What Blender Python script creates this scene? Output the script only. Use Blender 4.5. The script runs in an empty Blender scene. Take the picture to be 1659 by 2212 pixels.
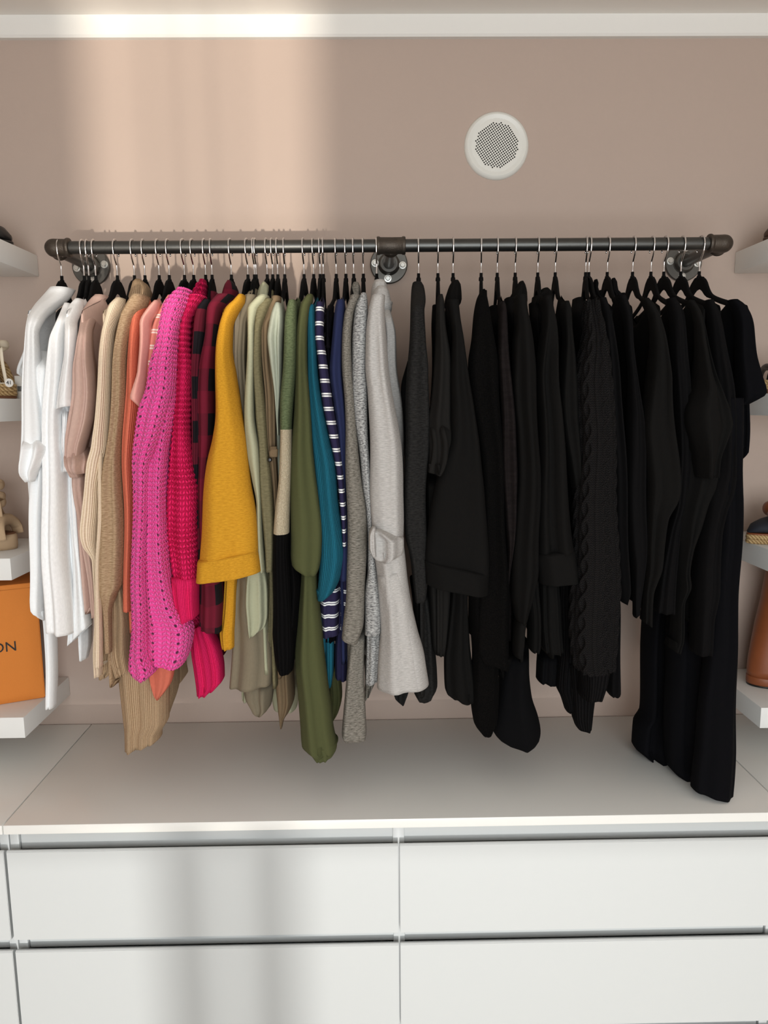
import bpy, bmesh, math, random
import numpy as np
from mathutils import Matrix, Vector
random.seed(7); rng = np.random.default_rng(7)
scn = bpy.context.scene
COL = scn.collection
# ------------------------------------------------------------------ camera
W, H = 1659, 2212
FPX = 1585.43; PI_, YA, RO = .14548, .01376, -.009437
CAM = np.array([-.04305, -1.86434, 1.61333])
fw = np.array([math.sin(YA)*math.cos(PI_), math.cos(YA)*math.cos(PI_), -math.sin(PI_)])
rt = np.array([math.cos(YA), -math.sin(YA), 0]); up = np.cross(rt, fw)
r2 = rt*math.cos(RO)+up*math.sin(RO); u2 = -rt*math.sin(RO)+up*math.cos(RO)
cd = bpy.data.cameras.new('camera'); cam = bpy.data.objects.new('camera', cd); COL.objects.link(cam)
cam.matrix_world = Matrix(((r2[0], u2[0], -fw[0], CAM[0]), (r2[1], u2[1], -fw[1], CAM[1]), (r2[2], u2[2], -fw[2], CAM[2]), (0, 0, 0, 1)))
cd.sensor_fit = 'HORIZONTAL'; cd.sensor_width = 36.0; cd.lens = 36.0*FPX/W; cd.clip_start = .02
scn.camera = cam
def at(x, y, Y):
    """real point on the plane at depth Y that the photograph shows at pixel (x, y)"""
    d = fw*FPX + r2*(x-W/2) - u2*(y-H/2)
    return CAM + d*(Y-CAM[1])/d[1]
# ------------------------------------------------------------------ light
wd = bpy.data.worlds.new('world'); scn.world = wd; wd.use_nodes = True
wd.node_tree.nodes['Background'].inputs[0].default_value = (.75, .85, 1, 1)
wd.node_tree.nodes['Background'].inputs[1].default_value = .6
def lamp(name, kind, loc, target, energy, color, **kw):
    ld = bpy.data.lights.new(name, kind); ld.energy = energy; ld.color = color
    for k, v in kw.items(): setattr(ld, k, v)
    o = bpy.data.objects.new(name, ld); COL.objects.link(o); o.location = loc
    o.rotation_euler = (Vector(target)-Vector(loc)).to_track_quat('-Z', 'Y').to_euler()
    return o
lamp('window_daylight', 'AREA', (.25, -3.55, 1.32), (.1, 0, 1.25), 79, (.93, .98, 1.0), shape='RECTANGLE', size=2.3, size_y=2.2)
SUN = np.array([0, -6.0, .2])
lamp('low_sun_glare', 'SPOT', tuple(SUN), (-.45, 0, 2.05), 1220, (1, .92, .80), spot_size=math.radians(23), spot_blend=.1, shadow_soft_size=.04)
lamp('floor_sun_glare', 'SPOT', tuple(SUN), (-.05, -.48, .30), 850, (1, .98, .94), spot_size=math.radians(26), spot_blend=.1, shadow_soft_size=.045)
scn.view_settings.view_transform = 'Standard'; scn.view_settings.look = 'None'
scn.view_settings.exposure = 0.0; scn.view_settings.gamma = 1; scn.view_settings.use_curve_mapping = False
# ------------------------------------------------------------------ helpers
def lin(c):
    return tuple(((v/255)/12.92 if v/255 <= .04045 else ((v/255+.055)/1.055)**2.4) for v in c)
def tag(o, label=None, cat=None, group=None, kind=None):
    if label: o['label'] = label
    if cat: o['category'] = cat
    if group: o['group'] = group
    if kind: o['kind'] = kind
    return o
def empty(name, loc=(0, 0, 0)):
    o = bpy.data.objects.new(name, None); COL.objects.link(o); o.location = loc; o.empty_display_size = .02
    return o
def link(name, me, mats=None, parent=None, smooth=False):
    o = bpy.data.objects.new(name, me); COL.objects.link(o)
    for m in (mats if isinstance(mats, (list, tuple)) else [mats]):
        if m and m.name not in [x.name for x in me.materials]: me.materials.append(m)
    if parent:
        o.parent = parent
        l = parent
        off = Vector((0, 0, 0))
        while l: off += l.location; l = l.parent
        o.location = -off
    if smooth: me.shade_smooth()
    return o
def bm_obj(name, bm, mat, parent=None, smooth=False, angle=None):
    me = bpy.data.meshes.new(name); bmesh.ops.recalc_face_normals(bm, faces=bm.faces); bm.to_mesh(me); bm.free()
    o = link(name, me, mat, parent, smooth)
    if angle: me.shade_smooth(); me.set_sharp_from_angle(angle=math.radians(angle))
    return o
def bbox(bm, x0, x1, y0, y1, z0, z1, bev=0, seg=2):
    r = bmesh.ops.create_cube(bm, size=1)
    for v in r['verts']:
        v.co = Vector((x0+(v.co.x+.5)*(x1-x0), y0+(v.co.y+.5)*(y1-y0), z0+(v.co.z+.5)*(z1-z0)))
    if bev:
        es = {e for v in r['verts'] for e in v.link_edges}
        bmesh.ops.bevel(bm, geom=list(es), offset=bev, segments=seg, profile=.5, affect='EDGES')
def box(name, x0, x1, y0, y1, z0, z1, mat, parent=None, bev=.0015):
    bm = bmesh.new(); bbox(bm, x0, x1, y0, y1, z0, z1, bev); return bm_obj(name, bm, mat, parent, angle=35)
def grid_mesh(name, P, closed_u=True, uv=None, cap0=True, cap1=True, matidx=None):
    """P: (rows, n, 3) loft"""
    R, n, _ = P.shape
    V = P.reshape(-1, 3).tolist(); F = []; UV = []; MI = []
    m = n if closed_u else n-1
    for i in range(R-1):
        for j in range(m):
            k = (j+1) % n
            F.append((i*n+j, i*n+k, (i+1)*n+k, (i+1)*n+j))
            if uv is not None:
                U, Vv = uv
                u0, u1 = U[j], U[j+1]
                UV += [(u0, Vv[i]), (u1, Vv[i]), (u1, Vv[i+1]), (u0, Vv[i+1])]
            if matidx is not None: MI.append(matidx[i])
    def cap(i, rev):
        c = len(V); V.append(P[i].mean(0).tolist())
        for j in range(m):
            k = (j+1) % n
            F.append((c, i*n+k, i*n+j) if rev else (c, i*n+j, i*n+k))
            if uv is not None: UV.extend([(0, uv[1][i])]*3)
            if matidx is not None: MI.append(matidx[min(i, R-2)])
    if cap0: cap(0, True)
    if cap1: cap(R-1, False)
    me = bpy.data.meshes.new(name); me.from_pydata(V, [], F)
    if uv is not None:
        l = me.uv_layers.new(name='UVMap'); l.data.foreach_set('uv', np.array(UV, dtype=np.float32).ravel())
    if matidx is not None: me.polygons.foreach_set('material_index', np.array(MI, dtype=np.int32))
    bm = bmesh.new(); bm.from_mesh(me); bmesh.ops.recalc_face_normals(bm, faces=bm.faces); bm.to_mesh(me); bm.free()
    me.shade_smooth(); return me
def cr(keys, vals, t):
    """smooth (Catmull-Rom like, monotone-safe) interpolation"""
    keys = np.asarray(keys, float); vals = np.asarray(vals, float)
    if len(keys) < 3: return np.interp(t, keys, vals)
    d = np.diff(vals)/np.diff(keys); m = np.zeros_like(vals)
    m[1:-1] = np.where(d[:-1]*d[1:] > 0, 2*d[:-1]*d[1:]/(d[:-1]+d[1:]+1e-12), 0); m[0] = d[0]; m[-1] = d[-1]
    i = np.clip(np.searchsorted(keys, t)-1, 0, len(keys)-2); h = keys[i+1]-keys[i]; s = (t-keys[i])/h
    return (2*s**3-3*s**2+1)*vals[i]+(s**3-2*s**2+s)*h*m[i]+(-2*s**3+3*s**2)*vals[i+1]+(s**3-s**2)*h*m[i+1]
def tube(name, pts, rad, mat, parent=None, n=12, flat=None, closed=False, res=4, cap=True):
    """tube along a smooth path; rad a number or list; flat = (axis vector, factor)"""
    pts = np.array(pts, float)
    if closed: pts = np.vstack([pts, pts[:1]])
    k = np.arange(len(pts)); T = np.linspace(0, len(pts)-1, (len(pts)-1)*res+1)
    def spl(a):
        if closed: ext = np.concatenate([a[-3:-1], a, a[1:3]])
        else: ext = np.concatenate([[2*a[0]-a[1]]*1, [a[0]], a[1:], [2*a[-1]-a[-2]]])
        o = 2 if closed else 1
        out = []
        for t in T:
            i = min(int(t), len(a)-2); s = t-i; p0, p1, p2, p3 = ext[i+o-1], ext[i+o], ext[i+o+1], ext[i+o+2]
            out.append(.5*(2*p1+(p2-p0)*s+(2*p0-5*p1+4*p2-p3)*s*s+(3*p1-p0-3*p2+p3)*s**3))
        return np.array(out)
    C = np.stack([spl(pts[:, i]) for i in range(3)], 1)
    rr = np.interp(T, k, rad if np.ndim(rad) else [rad]*len(pts))
    tg = np.gradient(C, axis=0)
    if closed: tg[0] = tg[-1] = C[1]-C[-2]
    tg /= np.linalg.norm(tg, axis=1)[:, None]+1e-12
    ref = np.array([0, 0, 1.]) if abs(tg[0][2]) < .9 else np.array([1., 0, 0])
    nn = np.cross(tg[0], ref); nn /= np.linalg.norm(nn); th = np.linspace(0, 2*np.pi, n, endpoint=False); P = []
    for i in range(len(C)):
        nn = nn-tg[i]*(nn@tg[i]); nn /= np.linalg.norm(nn); b = np.cross(tg[i], nn)
        off = np.outer(np.cos(th), nn)*rr[i]+np.outer(np.sin(th), b)*rr[i]
        if flat: a = np.array(flat[0], float); off = off+np.outer(off@a, a)*(flat[1]-1)
        P.append(C[i]+off)
    P = np.array(P)
    if closed: P[-1] = P[0]
    me = grid_mesh(name, P, True, None, cap and not closed, cap and not closed)
    return link(name, me, mat, parent)
def lathe(name, prof, loc, axis, mat, parent=None, n=40, sharp=40, cap=True):
    """prof: (radius, height along axis) list"""
    a = Vector(axis).normalized(); q = Vector((0, 0, 1)).rotation_difference(a)
    P = []
    for r, h in prof:
        P.append([(Vector(loc)+q @ Vector((r*math.cos(t), r*math.sin(t), h)))[:] for t in np.linspace(0, 2*math.pi, n, endpoint=False)])
    me = grid_mesh(name, np.array(P), cap0=cap, cap1=cap); me.set_sharp_from_angle(angle=math.radians(sharp))
    return link(name, me, mat, parent)
# ------------------------------------------------------------------ materials
class NT:
    def __init__(s, name):
        s.m = bpy.data.materials.new(name); s.m.use_nodes = True; s.t = s.m.node_tree; s.b = s.t.nodes['Principled BSDF']
    def n(s, ty, **kw):
        o = s.t.nodes.new(ty)
        for k, v in kw.items(): setattr(o, k, v)
        return o
    def put(s, sock, v):
        if v is None: return
        if isinstance(v, (int, float)): sock.default_value = v
        elif isinstance(v, (tuple, list)): sock.default_value = v if len(v) != 3 or sock.type == 'VECTOR' else (*v, 1)
        else: s.t.links.new(v, sock)
    def math(s, op, a, b=None, c=None):
        o = s.n('ShaderNodeMath', operation=op)
        for i, v in enumerate((a, b, c)): s.put(o.inputs[i], v)
        return o.outputs[0]
    def uv(s):
        o = s.n('ShaderNodeUVMap'); x = s.n('ShaderNodeSeparateXYZ'); s.t.links.new(o.outputs[0], x.inputs[0]); return o.outputs[0], x.outputs[0], x.outputs[1]
    def noise(s, vec, scale, detail=3, sc=(1, 1, 1), rough=.55):
        if sc != (1, 1, 1):
            mp = s.n('ShaderNodeMapping'); s.put(mp.inputs[0], vec); mp.inputs[3].default_value = sc; vec = mp.outputs[0]
        o = s.n('ShaderNodeTexNoise'); s.put(o.inputs['Vector'], vec); o.inputs['Scale'].default_value = scale; o.inputs['Detail'].default_value = detail; o.inputs['Roughness'].default_value = rough
        return o.outputs[0]
    def mix(s, f, a, b):
        o = s.n('ShaderNodeMix', data_type='RGBA'); s.put(o.inputs[0], f); s.put(o.inputs[6], a); s.put(o.inputs[7], b); return o.outputs[2]
    def ramp(s, f, a, b):
        o = s.n('ShaderNodeMapRange'); s.put(o.inputs[0], f); o.inputs[1].default_value = a; o.inputs[2].default_value = b; return o.outputs[0]
    def bump(s, h, st, dist=.002):
        o = s.n('ShaderNodeBump'); s.put(o.inputs['Height'], h); o.inputs['Strength'].default_value = st; o.inputs['Distance'].default_value = dist; s.t.links.new(o.outputs[0], s.b.inputs['Normal'])
def obj_co(t):
    return t.n('ShaderNodeTexCoord').outputs['Object']
def surf(name, c, rough=.5, metal=0, bump=0, scale=200, var=0, spec=.5, vscale=8):
    t = NT(name); base = (*lin(c), 1)
    t.b.inputs['Roughness'].default_value = rough; t.b.inputs['Metallic'].default_value = metal; t.b.inputs['Specular IOR Level'].default_value = spec
    co = obj_co(t)
    if var:
        f = t.noise(co, vscale, 4); dark = tuple(v*(1-var) for v in lin(c)); t.put(t.b.inputs['Base Color'], t.mix(f, (*dark, 1), base))
    else: t.b.inputs['Base Color'].default_value = base
    if bump: t.bump(t.noise(co, scale, 3), bump)
    return t.m
def fabric(name, c, kind='plain', c2=None, p=None, rough=.95, sheen=0, gain=1.1):
    if max(c) < 70 and max(c)-min(c) < 14 and gain == 1.1: gain = .5
    t = NT('fabric_'+name); p = p or {}
    a = tuple(min(v*gain, .9) for v in lin(c)); b = tuple(min(v*gain, .9) for v in lin(c2)) if c2 else tuple(v*.72 for v in a)
    uv, u, v = t.uv(); A = (*a, 1); B = (*b, 1)
    t.b.inputs['Roughness'].default_value = rough; t.b.inputs['Specular IOR Level'].default_value = .08 if gain < 1 else .2
    t.b.inputs['Sheen Weight'].default_value = sheen; t.b.inputs['Sheen Roughness'].default_value = .5
    fine = t.noise(uv, 900, 2)
    if kind == 'plain':
        f = t.noise(uv, 350, 3, (1, .35, 1)); t.put(t.b.inputs['Base Color'], t.mix(f, tuple(x*.86 for x in a)+(1,), tuple(min(1, x*1.1) for x in a)+(1,)))
        t.bump(t.noise(uv, 700, 2), .25, .001)
    elif kind == 'crinkle':
        h = t.noise(uv, 90, 4, (1, 4, 1)); t.b.inputs['Base Color'].default_value = A; t.bump(h, p.get('st', .45), .003)
    elif kind == 'melange':
        f = t.noise(uv, p.get('s', 260), 4, (p.get('sx', .5), p.get('sy', 1.6), 1), .7); f = t.ramp(f, .35, .65)
        t.put(t.b.inputs['Base Color'], t.mix(f, B, A)); t.bump(t.math('ADD', f, fine), .35, .0015)
    elif kind == 'rib':
        fr = p.get('f', 230); s_ = t.math('SINE', t.math('MULTIPLY', u, fr*6.2832)); s_ = t.math('MULTIPLY_ADD', s_, .5, .5)
        n2 = t.noise(uv, 300, 3); f = t.math('MULTIPLY_ADD', n2, .5, t.math('MULTIPLY', s_, .5))
        t.put(t.b.inputs['Base Color'], t.mix(t.ramp(f, .25, .75), B, A)); t.bump(s_, p.get('st', .5), .002)
    elif kind in ('knit', 'eyelet', 'cablek', 'garter'):
        fu, fv = p.get('fu', 120), p.get('fv', 160)
        fx = t.math('FRACT', t.math('MULTIPLY', u, fu)); ax = t.math('ABSOLUTE', t.math('SUBTRACT', fx, .5))
        ph = t.math('MULTIPLY_ADD', v, fv, t.math('MULTIPLY', ax, p.get('slant', 1.4)))
        s_ = t.math('MULTIPLY_ADD', t.math('SINE', t.math('MULTIPLY', ph, 6.2832)), .5, .5)
        if kind == 'garter': s_ = t.math('MULTIPLY_ADD', t.math('SINE', t.math('MULTIPLY', v, fv*6.2832)), .5, .5)
        g = t.math('MULTIPLY', s_, t.ramp(t.math('MULTIPLY', ax, t.math('SUBTRACT', .5, ax)), 0, .04))
        n2 = t.noise(uv, 500, 3)
        h = t.math('MULTIPLY_ADD', n2, .5, g)
        base = t.mix(t.ramp(h, .2, 1.1), B, A)
        if kind == 'eyelet':
            # open-work: columns of holes between stitch columns, their dark painted into the colour
            cu = t.math('ABSOLUTE', t.math('SUBTRACT', t.math('FRACT', t.math('MULTIPLY', u, fu/3)), .5))
            cv = t.math('ABSOLUTE', t.math('SUBTRACT', t.math('FRACT', t.math('MULTIPLY', v, fv*.5)), .5))
            du = t.math('MULTIPLY', cu, 3.2); dd = t.math('POWER', t.math('ADD', t.math('MULTIPLY', du, du), t.math('MULTIPLY', t.math('MULTIPLY', cv, cv), 2.2)), .5)
            hole = t.math('LESS_THAN', t.math('MULTIPLY_ADD', t.noise(uv, 160, 2), .35, dd), p.get('hole', .46))
            base = t.mix(hole, base, tuple(x*.16 for x in a)+(1,))
            h = t.math('SUBTRACT', h, hole)
        t.put(t.b.inputs['Base Color'], base); t.bump(h, p.get('st', .8), p.get('d', .004))
    elif kind == 'stripes':
        pr = p.get('pitch', .027); x = t.math('FRACT', t.math('DIVIDE', v, pr))
        w1 = t.math('LESS_THAN', t.math('ABSOLUTE', t.math('SUBTRACT', x, .43)), .055); w2 = t.math('LESS_THAN', t.math('ABSOLUTE', t.math('SUBTRACT', x, .6)), .055)
        t.put(t.b.inputs['Base Color'], t.mix(t.math('MAXIMUM', w1, w2), A, B)); t.bump(fine, .2, .001)
    elif kind == 'plaid':
        pr = p.get('pitch', .075)
        su = t.math('LESS_THAN', t.math('FRACT', t.math('DIVIDE', u, pr*.75)), .5); sv = t.math('LESS_THAN', t.math('FRACT', t.math('MULTIPLY_ADD', v, 1/pr, .25)), .5)
        f = t.math('MULTIPLY_ADD', su, .5, t.math('MULTIPLY', sv, .5)); f2 = t.math('MULTIPLY', su, sv)
        mid = tuple(.5*(x+y) for x, y in zip(a, b))
        t.put(t.b.inputs['Base Color'], t.mix(f2, t.mix(f, A, (*mid, 1)), B)); t.bump(fine, .25, .001)
    elif kind == 'boucle':
        f = t.noise(uv, p.get('s', 330), 3, (1, 1, 1), .8); f = t.ramp(f, .35, .68); t.put(t.b.inputs['Base Color'], t.mix(f, B, A)); t.bump(f, .9, .004)
    return t.m
M_wall = surf('wall_paint', (182, 163, 151), .85, bump=.12, scale=260, var=.03)
M_white = surf('white_paint', (232, 230, 225), .8, bump=.05)
M_ceil = surf('ceiling_paint', (236, 231, 224), .9)
M_floor = surf('floor_wood', (196, 178, 158), .5, var=.2)
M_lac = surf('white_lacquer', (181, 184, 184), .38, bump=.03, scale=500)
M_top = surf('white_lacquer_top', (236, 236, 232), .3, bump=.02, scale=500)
M_shelf = surf('shelf_white', (232, 232, 229), .5, bump=.03, scale=400)
M_pipe = surf('pipe_steel', (92, 92, 90), .38, metal=.9, var=.25, vscale=30, bump=.05)
M_iron = surf('cast_iron', (88, 80, 72), .5, metal=.75, var=.35, vscale=60, bump=.3, scale=300)
M_flange = surf('flange_steel', (104, 102, 98), .42, metal=.85, var=.3, vscale=40)
M_zinc = surf('zinc_bolt', (205, 205, 200), .3, metal=.8)
M_bdark = surf('bolt_recess', (70, 70, 68), .5, metal=.6)
M_chrome = surf('chrome', (225, 225, 225), .12, metal=1)
M_velvet = surf('black_velvet', (14, 13, 13), .95, bump=.2, scale=900, spec=.15)
M_spk = surf('speaker_white', (222, 221, 214), .35)
M_dark = surf('dark_void', (6, 6, 6), .9)
# ------------------------------------------------------------------ room
XW = 1.62; ZC = 2.508; YB = -3.4
def st(o, label=None): o['kind'] = 'structure'; o['label'] = label or o.name.replace('_', ' '); return o
st(box('floor', -XW-.1, XW+.1, -4.2, .1, -.06, 0, M_floor, bev=0), 'wooden floor of the dressing room')
st(box('ceiling', -XW-.1, XW+.1, YB-.1, .1, ZC, ZC+.06, M_ceil, bev=0), 'off-white ceiling')
st(box('wall_back', -XW-.1, XW+.1, 0, .1, 0, ZC, M_wall, bev=0), 'dusty pink painted wall behind the clothes rail')
st(box('wall_left', -XW-.1, -XW, YB, 0, 0, ZC, M_wall, bev=0), 'dusty pink wall on the left')
st(box('wall_right', XW, XW+.1, YB, 0, 0, ZC, M_wall, bev=0), 'dusty pink wall on the right')
wb = empty('wall_front', (0, YB, 0)); st(wb, 'wall with the window, behind the camera')
WX0, WX1, WZ0, WZ1 = -1.0, 1.45, .12, 2.4
for x0, x1, z0, z1 in ((-XW-.1, WX0, 0, ZC), (WX1, XW+.1, 0, ZC), (WX0, WX1, 0, WZ0), (WX0, WX1, WZ1, ZC)):
    box('wall_section', x0, x1, YB-.1, YB, z0, z1, M_wall, wb, 0)
win = empty('window_1', (0, YB-.05, WZ0)); st(win, 'white framed window behind the camera')
for x0, x1, z0, z1 in ((WX0, WX0+.05, WZ0, WZ1), (WX1-.05, WX1, WZ0, WZ1), (WX0, WX1, WZ0, WZ0+.05), (WX0, WX1, WZ1-.05, WZ1)):
    box('window_frame', x0, x1, YB-.08, YB-.02, z0, z1, M_white, win, .003)
bm = bmesh.new()          # crown moulding: cove section swept along the wall
sec = [(0, 2.461), (-.012, 2.461), (-.016, 2.466), (-.016, ZC), (0, ZC)]
for x in (-XW, XW):
    for y, z in sec: bm.verts.new((x, y, z))
bm.verts.ensure_lookup_table(); n = len(sec)
for i in range(n): bm.faces.new([bm.verts[i], bm.verts[(i+1) % n], bm.verts[n+(i+1) % n], bm.verts[n+i]])
bm.faces.new([bm.verts[i] for i in range(n)]); bm.faces.new([bm.verts[n+i] for i in range(n)])
st(bm_obj('trim_1', bm, M_white), 'white ceiling trim running along the back wall')
# boards added out of view to cut the sun lamps into patch and stripes
YM = -3.75
def onmask(X, Y): k = (YM-SUN[1])/(Y-SUN[1]); return SUN[0]+(X-SUN[0])*k
def zmask(Z, Y): k = (YM-SUN[1])/(Y-SUN[1]); return SUN[2]+(Z-SUN[2])*k
wl, wr = onmask(at(185, 300, 0)[0], 0), onmask(at(680, 300, 0)[0], 0)
dr = [onmask(at(x, 2000, -.48)[0], -.48) for x in (255, 350, 472, 522, 645, 815)]
zs = zmask(.742, -.48)
sh = empty('light_mask', (0, YM, 0)); tag(sh, 'unseen grey boards added outside the window to shape the sunlight', 'light mask'); sh['kind'] = 'structure'
M_mask = surf('mask_paint', (120, 118, 112), .7)
zu = zmask(1.87, 0)
for x0, x1, z0, z1 in ((-1.9, wl, zu, 2.6), (wr, 1.9, zu, 2.6), (-1.9, 1.9, zs, zu), (dr[1], dr[2], 0, zs), (dr[3], dr[4], 0, zs), *[(b-.003, b+.003, zu, 2.6) for b in (onmask(at(q, 300, 0)[0], 0) for q in (345, 425, 500))]):  # low pair stands in for shadows of legs; thin bars dim the patch
    if x1-x0 > .001: box('mask_board', x0, x1, YM-.01, YM+.01, z0, z1, M_mask, sh, 0)
# ------------------------------------------------------------------ chests of drawers
def chest(x0, x1, cols, label):
    e = empty('chest_of_drawers', ((x0+x1)/2, -.24, 0)); tag(e, label, 'dresser', 'white drawer chests along the wall')
    g = .0012; x0 += g; x1 -= g; yf = -.48
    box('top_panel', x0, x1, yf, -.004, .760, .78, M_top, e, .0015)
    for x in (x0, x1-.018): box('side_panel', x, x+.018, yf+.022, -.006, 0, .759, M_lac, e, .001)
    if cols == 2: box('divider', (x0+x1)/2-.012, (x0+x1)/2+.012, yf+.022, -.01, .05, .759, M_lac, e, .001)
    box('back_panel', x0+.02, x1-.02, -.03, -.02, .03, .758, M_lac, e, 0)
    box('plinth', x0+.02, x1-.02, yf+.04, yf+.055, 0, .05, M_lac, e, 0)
    tops = [.7215, .497, .2725]
    w = (x1-x0)/cols
    for zt in tops:                         # grip rail behind each drawer's upper edge
        bm = bmesh.new(); bbox(bm, x0+.019, x1-.019, yf+.026, yf+.05, zt-.012, zt+.037 if zt > .7 else zt+.03, .004, 3)
        bm_obj('grip_rail', bm, M_lac, e, angle=35)
    for c in range(cols):
        for zt in tops:
            a, b = x0+c*w+.0015, x0+(c+1)*w-.0015; zb = zt-.197
            bm = bmesh.new()               # front with its sloping grip edge
            pr = [(yf, zb), (yf, zt), (yf+.004, zt+.003), (yf+.018, zt-.006), (yf+.018, zb)]
            vs = [[bm.verts.new((x, y, z)) for y, z in pr] for x in (a, b)]; m = len(pr)
            for i in range(m): bm.faces.new([vs[0][i], vs[0][(i+1) % m], vs[1][(i+1) % m], vs[1][i]])
            bm.faces.new(vs[0]); bm.faces.new(vs[1])
            bmesh.ops.recalc_face_normals(bm, faces=bm.faces)
            bmesh.ops.bevel(bm, geom=bm.edges[:], offset=.001, segments=2, affect='EDGES')
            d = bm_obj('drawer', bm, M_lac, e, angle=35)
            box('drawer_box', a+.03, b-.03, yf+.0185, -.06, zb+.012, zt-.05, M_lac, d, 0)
    return e
chest(-.8, .8, 2, 'wide white six-drawer chest under the hanging clothes')
chest(-1.6, -.8, 1, 'white drawer chest left of the wide one, mostly cut off by the photo edge')
chest(.8, 1.6, 1, 'white drawer chest right of the wide one, only its top corner showing')
# ------------------------------------------------------------------ floating shelves
SH = [1.979, 1.634, 1.283, .911]
names = ['topmost', 'second from the top', 'third from the top', 'lowest']
for side, s in (('left', -1), ('right', 1)):
    for z, nm in zip(SH, names):
        dz = -.004 if s > 0 else 0
        o = box('floating_shelf', *sorted((s*.852, s*1.6)), -.255, -.001, z-.05+dz, z+dz, M_shelf, None, .0012)
        tag(o, f'white floating shelf at the {side} edge of the photo, {nm}', 'shelf', 'floating shelves')
# ------------------------------------------------------------------ wall speaker
sp = at(1072, 316, 0); S = empty('wall_speaker', (sp[0], 0, sp[2])); tag(S, 'round white perforated speaker set into the pink wall', 'speaker')
R = .0775
lathe('rim', [(.057, .0075), (.0625, .0078), (.066, .0095), (.0695, .010), (.0735, .008), (.0765, .004), (R, .0005), (R, 0), (.06, 0)], sp, (0, -1, 0), M_spk, S, 72, 30, cap=False)
lathe('backing', [(.058, .001), (.058, .002)], sp, (0, -1, 0), M_dark, S, 48)
bm = bmesh.new(); pit = .00515; hr = .00192; ca, sa = math.cos(math.radians(34)), math.sin(math.radians(34)); nn = 8
for i in range(-14, 15):
    for j in range(-14, 15):
        cx_, cz_ = (i+.5*(j % 2 == 9))*pit, j*pit; r = math.hypot(cx_, cz_)
        if r > .0605: continue
        def P(x, z, y=-.0077): return (sp[0]+x*ca-z*sa, y, sp[2]+x*sa+z*ca)
        q = pit/2; sq = [(q, 0), (q, q), (0, q), (-q, q), (-q, 0), (-q, -q), (0, -q), (q, -q)]
        ov = [bm.verts.new(P(cx_+a, cz_+b)) for a, b in sq]
        if r > .0515: bm.faces.new(ov); continue
        iv = [bm.verts.new(P(cx_+hr*math.cos(math.pi/4*k), cz_+hr*math.sin(math.pi/4*k))) for k in range(8)]
        jv = [bm.verts.new(P(cx_+hr*math.cos(math.pi/4*k), cz_+hr*math.sin(math.pi/4*k), -.0062)) for k in range(8)]
        for k in range(8):
            l = (k+1) % 8; bm.faces.new((ov[k], ov[l], iv[l], iv[k])); bm.faces.new((iv[k], iv[l], jv[l], jv[k]))
g = bm_obj('perforated_grille', bm, M_spk, S); g['kind'] = 'stuff'
# ------------------------------------------------------------------ clothes rail
YR, ZR, RX = -.22, 1.951, .722
rail = empty('clothes_rail', (0, 0, ZR)); tag(rail, 'dark steel pipe clothes rail on three wall flanges', 'clothes rail')
for x0, x1 in ((-RX+.02, -.03), (.03, RX-.02)):
    lathe('pipe', [(.0135, 0), (.0135, x1-x0)], (x0, YR, ZR), (1, 0, 0), M_pipe, rail, 32)
def arm(x): return lathe('arm', [(.0135, 0), (.0135, .20)], (x, -.205, ZR), (0, 1, 0), M_pipe, rail, 32)
for x in (-RX, 0, RX):
    arm(x)
    f = lathe('flange', [(.012, .002), (.044, .002), (.0455, .004), (.0455, .008), (.0435, .010), (.027, .010), (.0245, .012), (.0225, .022), (.0205, .024), (.0165, .024), (.0165, .020)], (x, 0, ZR), (0, -1, 0), M_flange, rail, 56, 30)
    for k in range(4):
        a = math.pi/2*k + (.12 if x < 0 else -.08); bx, bz = x+.0335*math.cos(a), ZR+.0335*math.sin(a)
        b = lathe('bolt', [(.0088, .0095), (.0088, .0112), (.006, .0114), (.0058, .0145), (.0048, .0152), (.0001, .0152)], (bx, 0, bz), (0, -1, 0), M_zinc, f, 20, 30)
for s in (-1, 1):                          # elbow fittings at the two ends
    c = s*RX
    pts = [(c, YR+.034, ZR), (c, YR+.012, ZR), (c-s*.001, YR+.001, ZR), (c-s*.012, YR, ZR), (c-s*.034, YR, ZR)]
    e = tube('elbow', pts, [.0178, .0182, .0188, .0182, .0178], M_iron, rail, 28, res=6)
    for p_, ax in (((c, YR+.036, ZR), (0, -1, 0)), ((c-s*.036, YR, ZR), (s, 0, 0))):
        lathe('collar', [(.0137, -.001), (.0192, 0), (.0202, .002), (.0202, .005), (.0188, .0075), (.0175, .009)], p_, ax, M_iron, e, 28)
t_ = lathe('tee', [(.0137, -.031), (.0178, -.031), (.019, -.029), (.019, -.025), (.0175, -.023), (.0172, 0), (.0175, .023), (.019, .025), (.019, .029), (.0178, .031), (.0137, .031)], (0, YR, ZR), (1, 0, 0), M_iron, rail, 36)
lathe('collar', [(.017, .008), (.0178, .024), (.0195, .026), (.0195, .031), (.0175, .033), (.0137, .033)], (0, YR, ZR), (0, 1, 0), M_iron, t_, 28)
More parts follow.
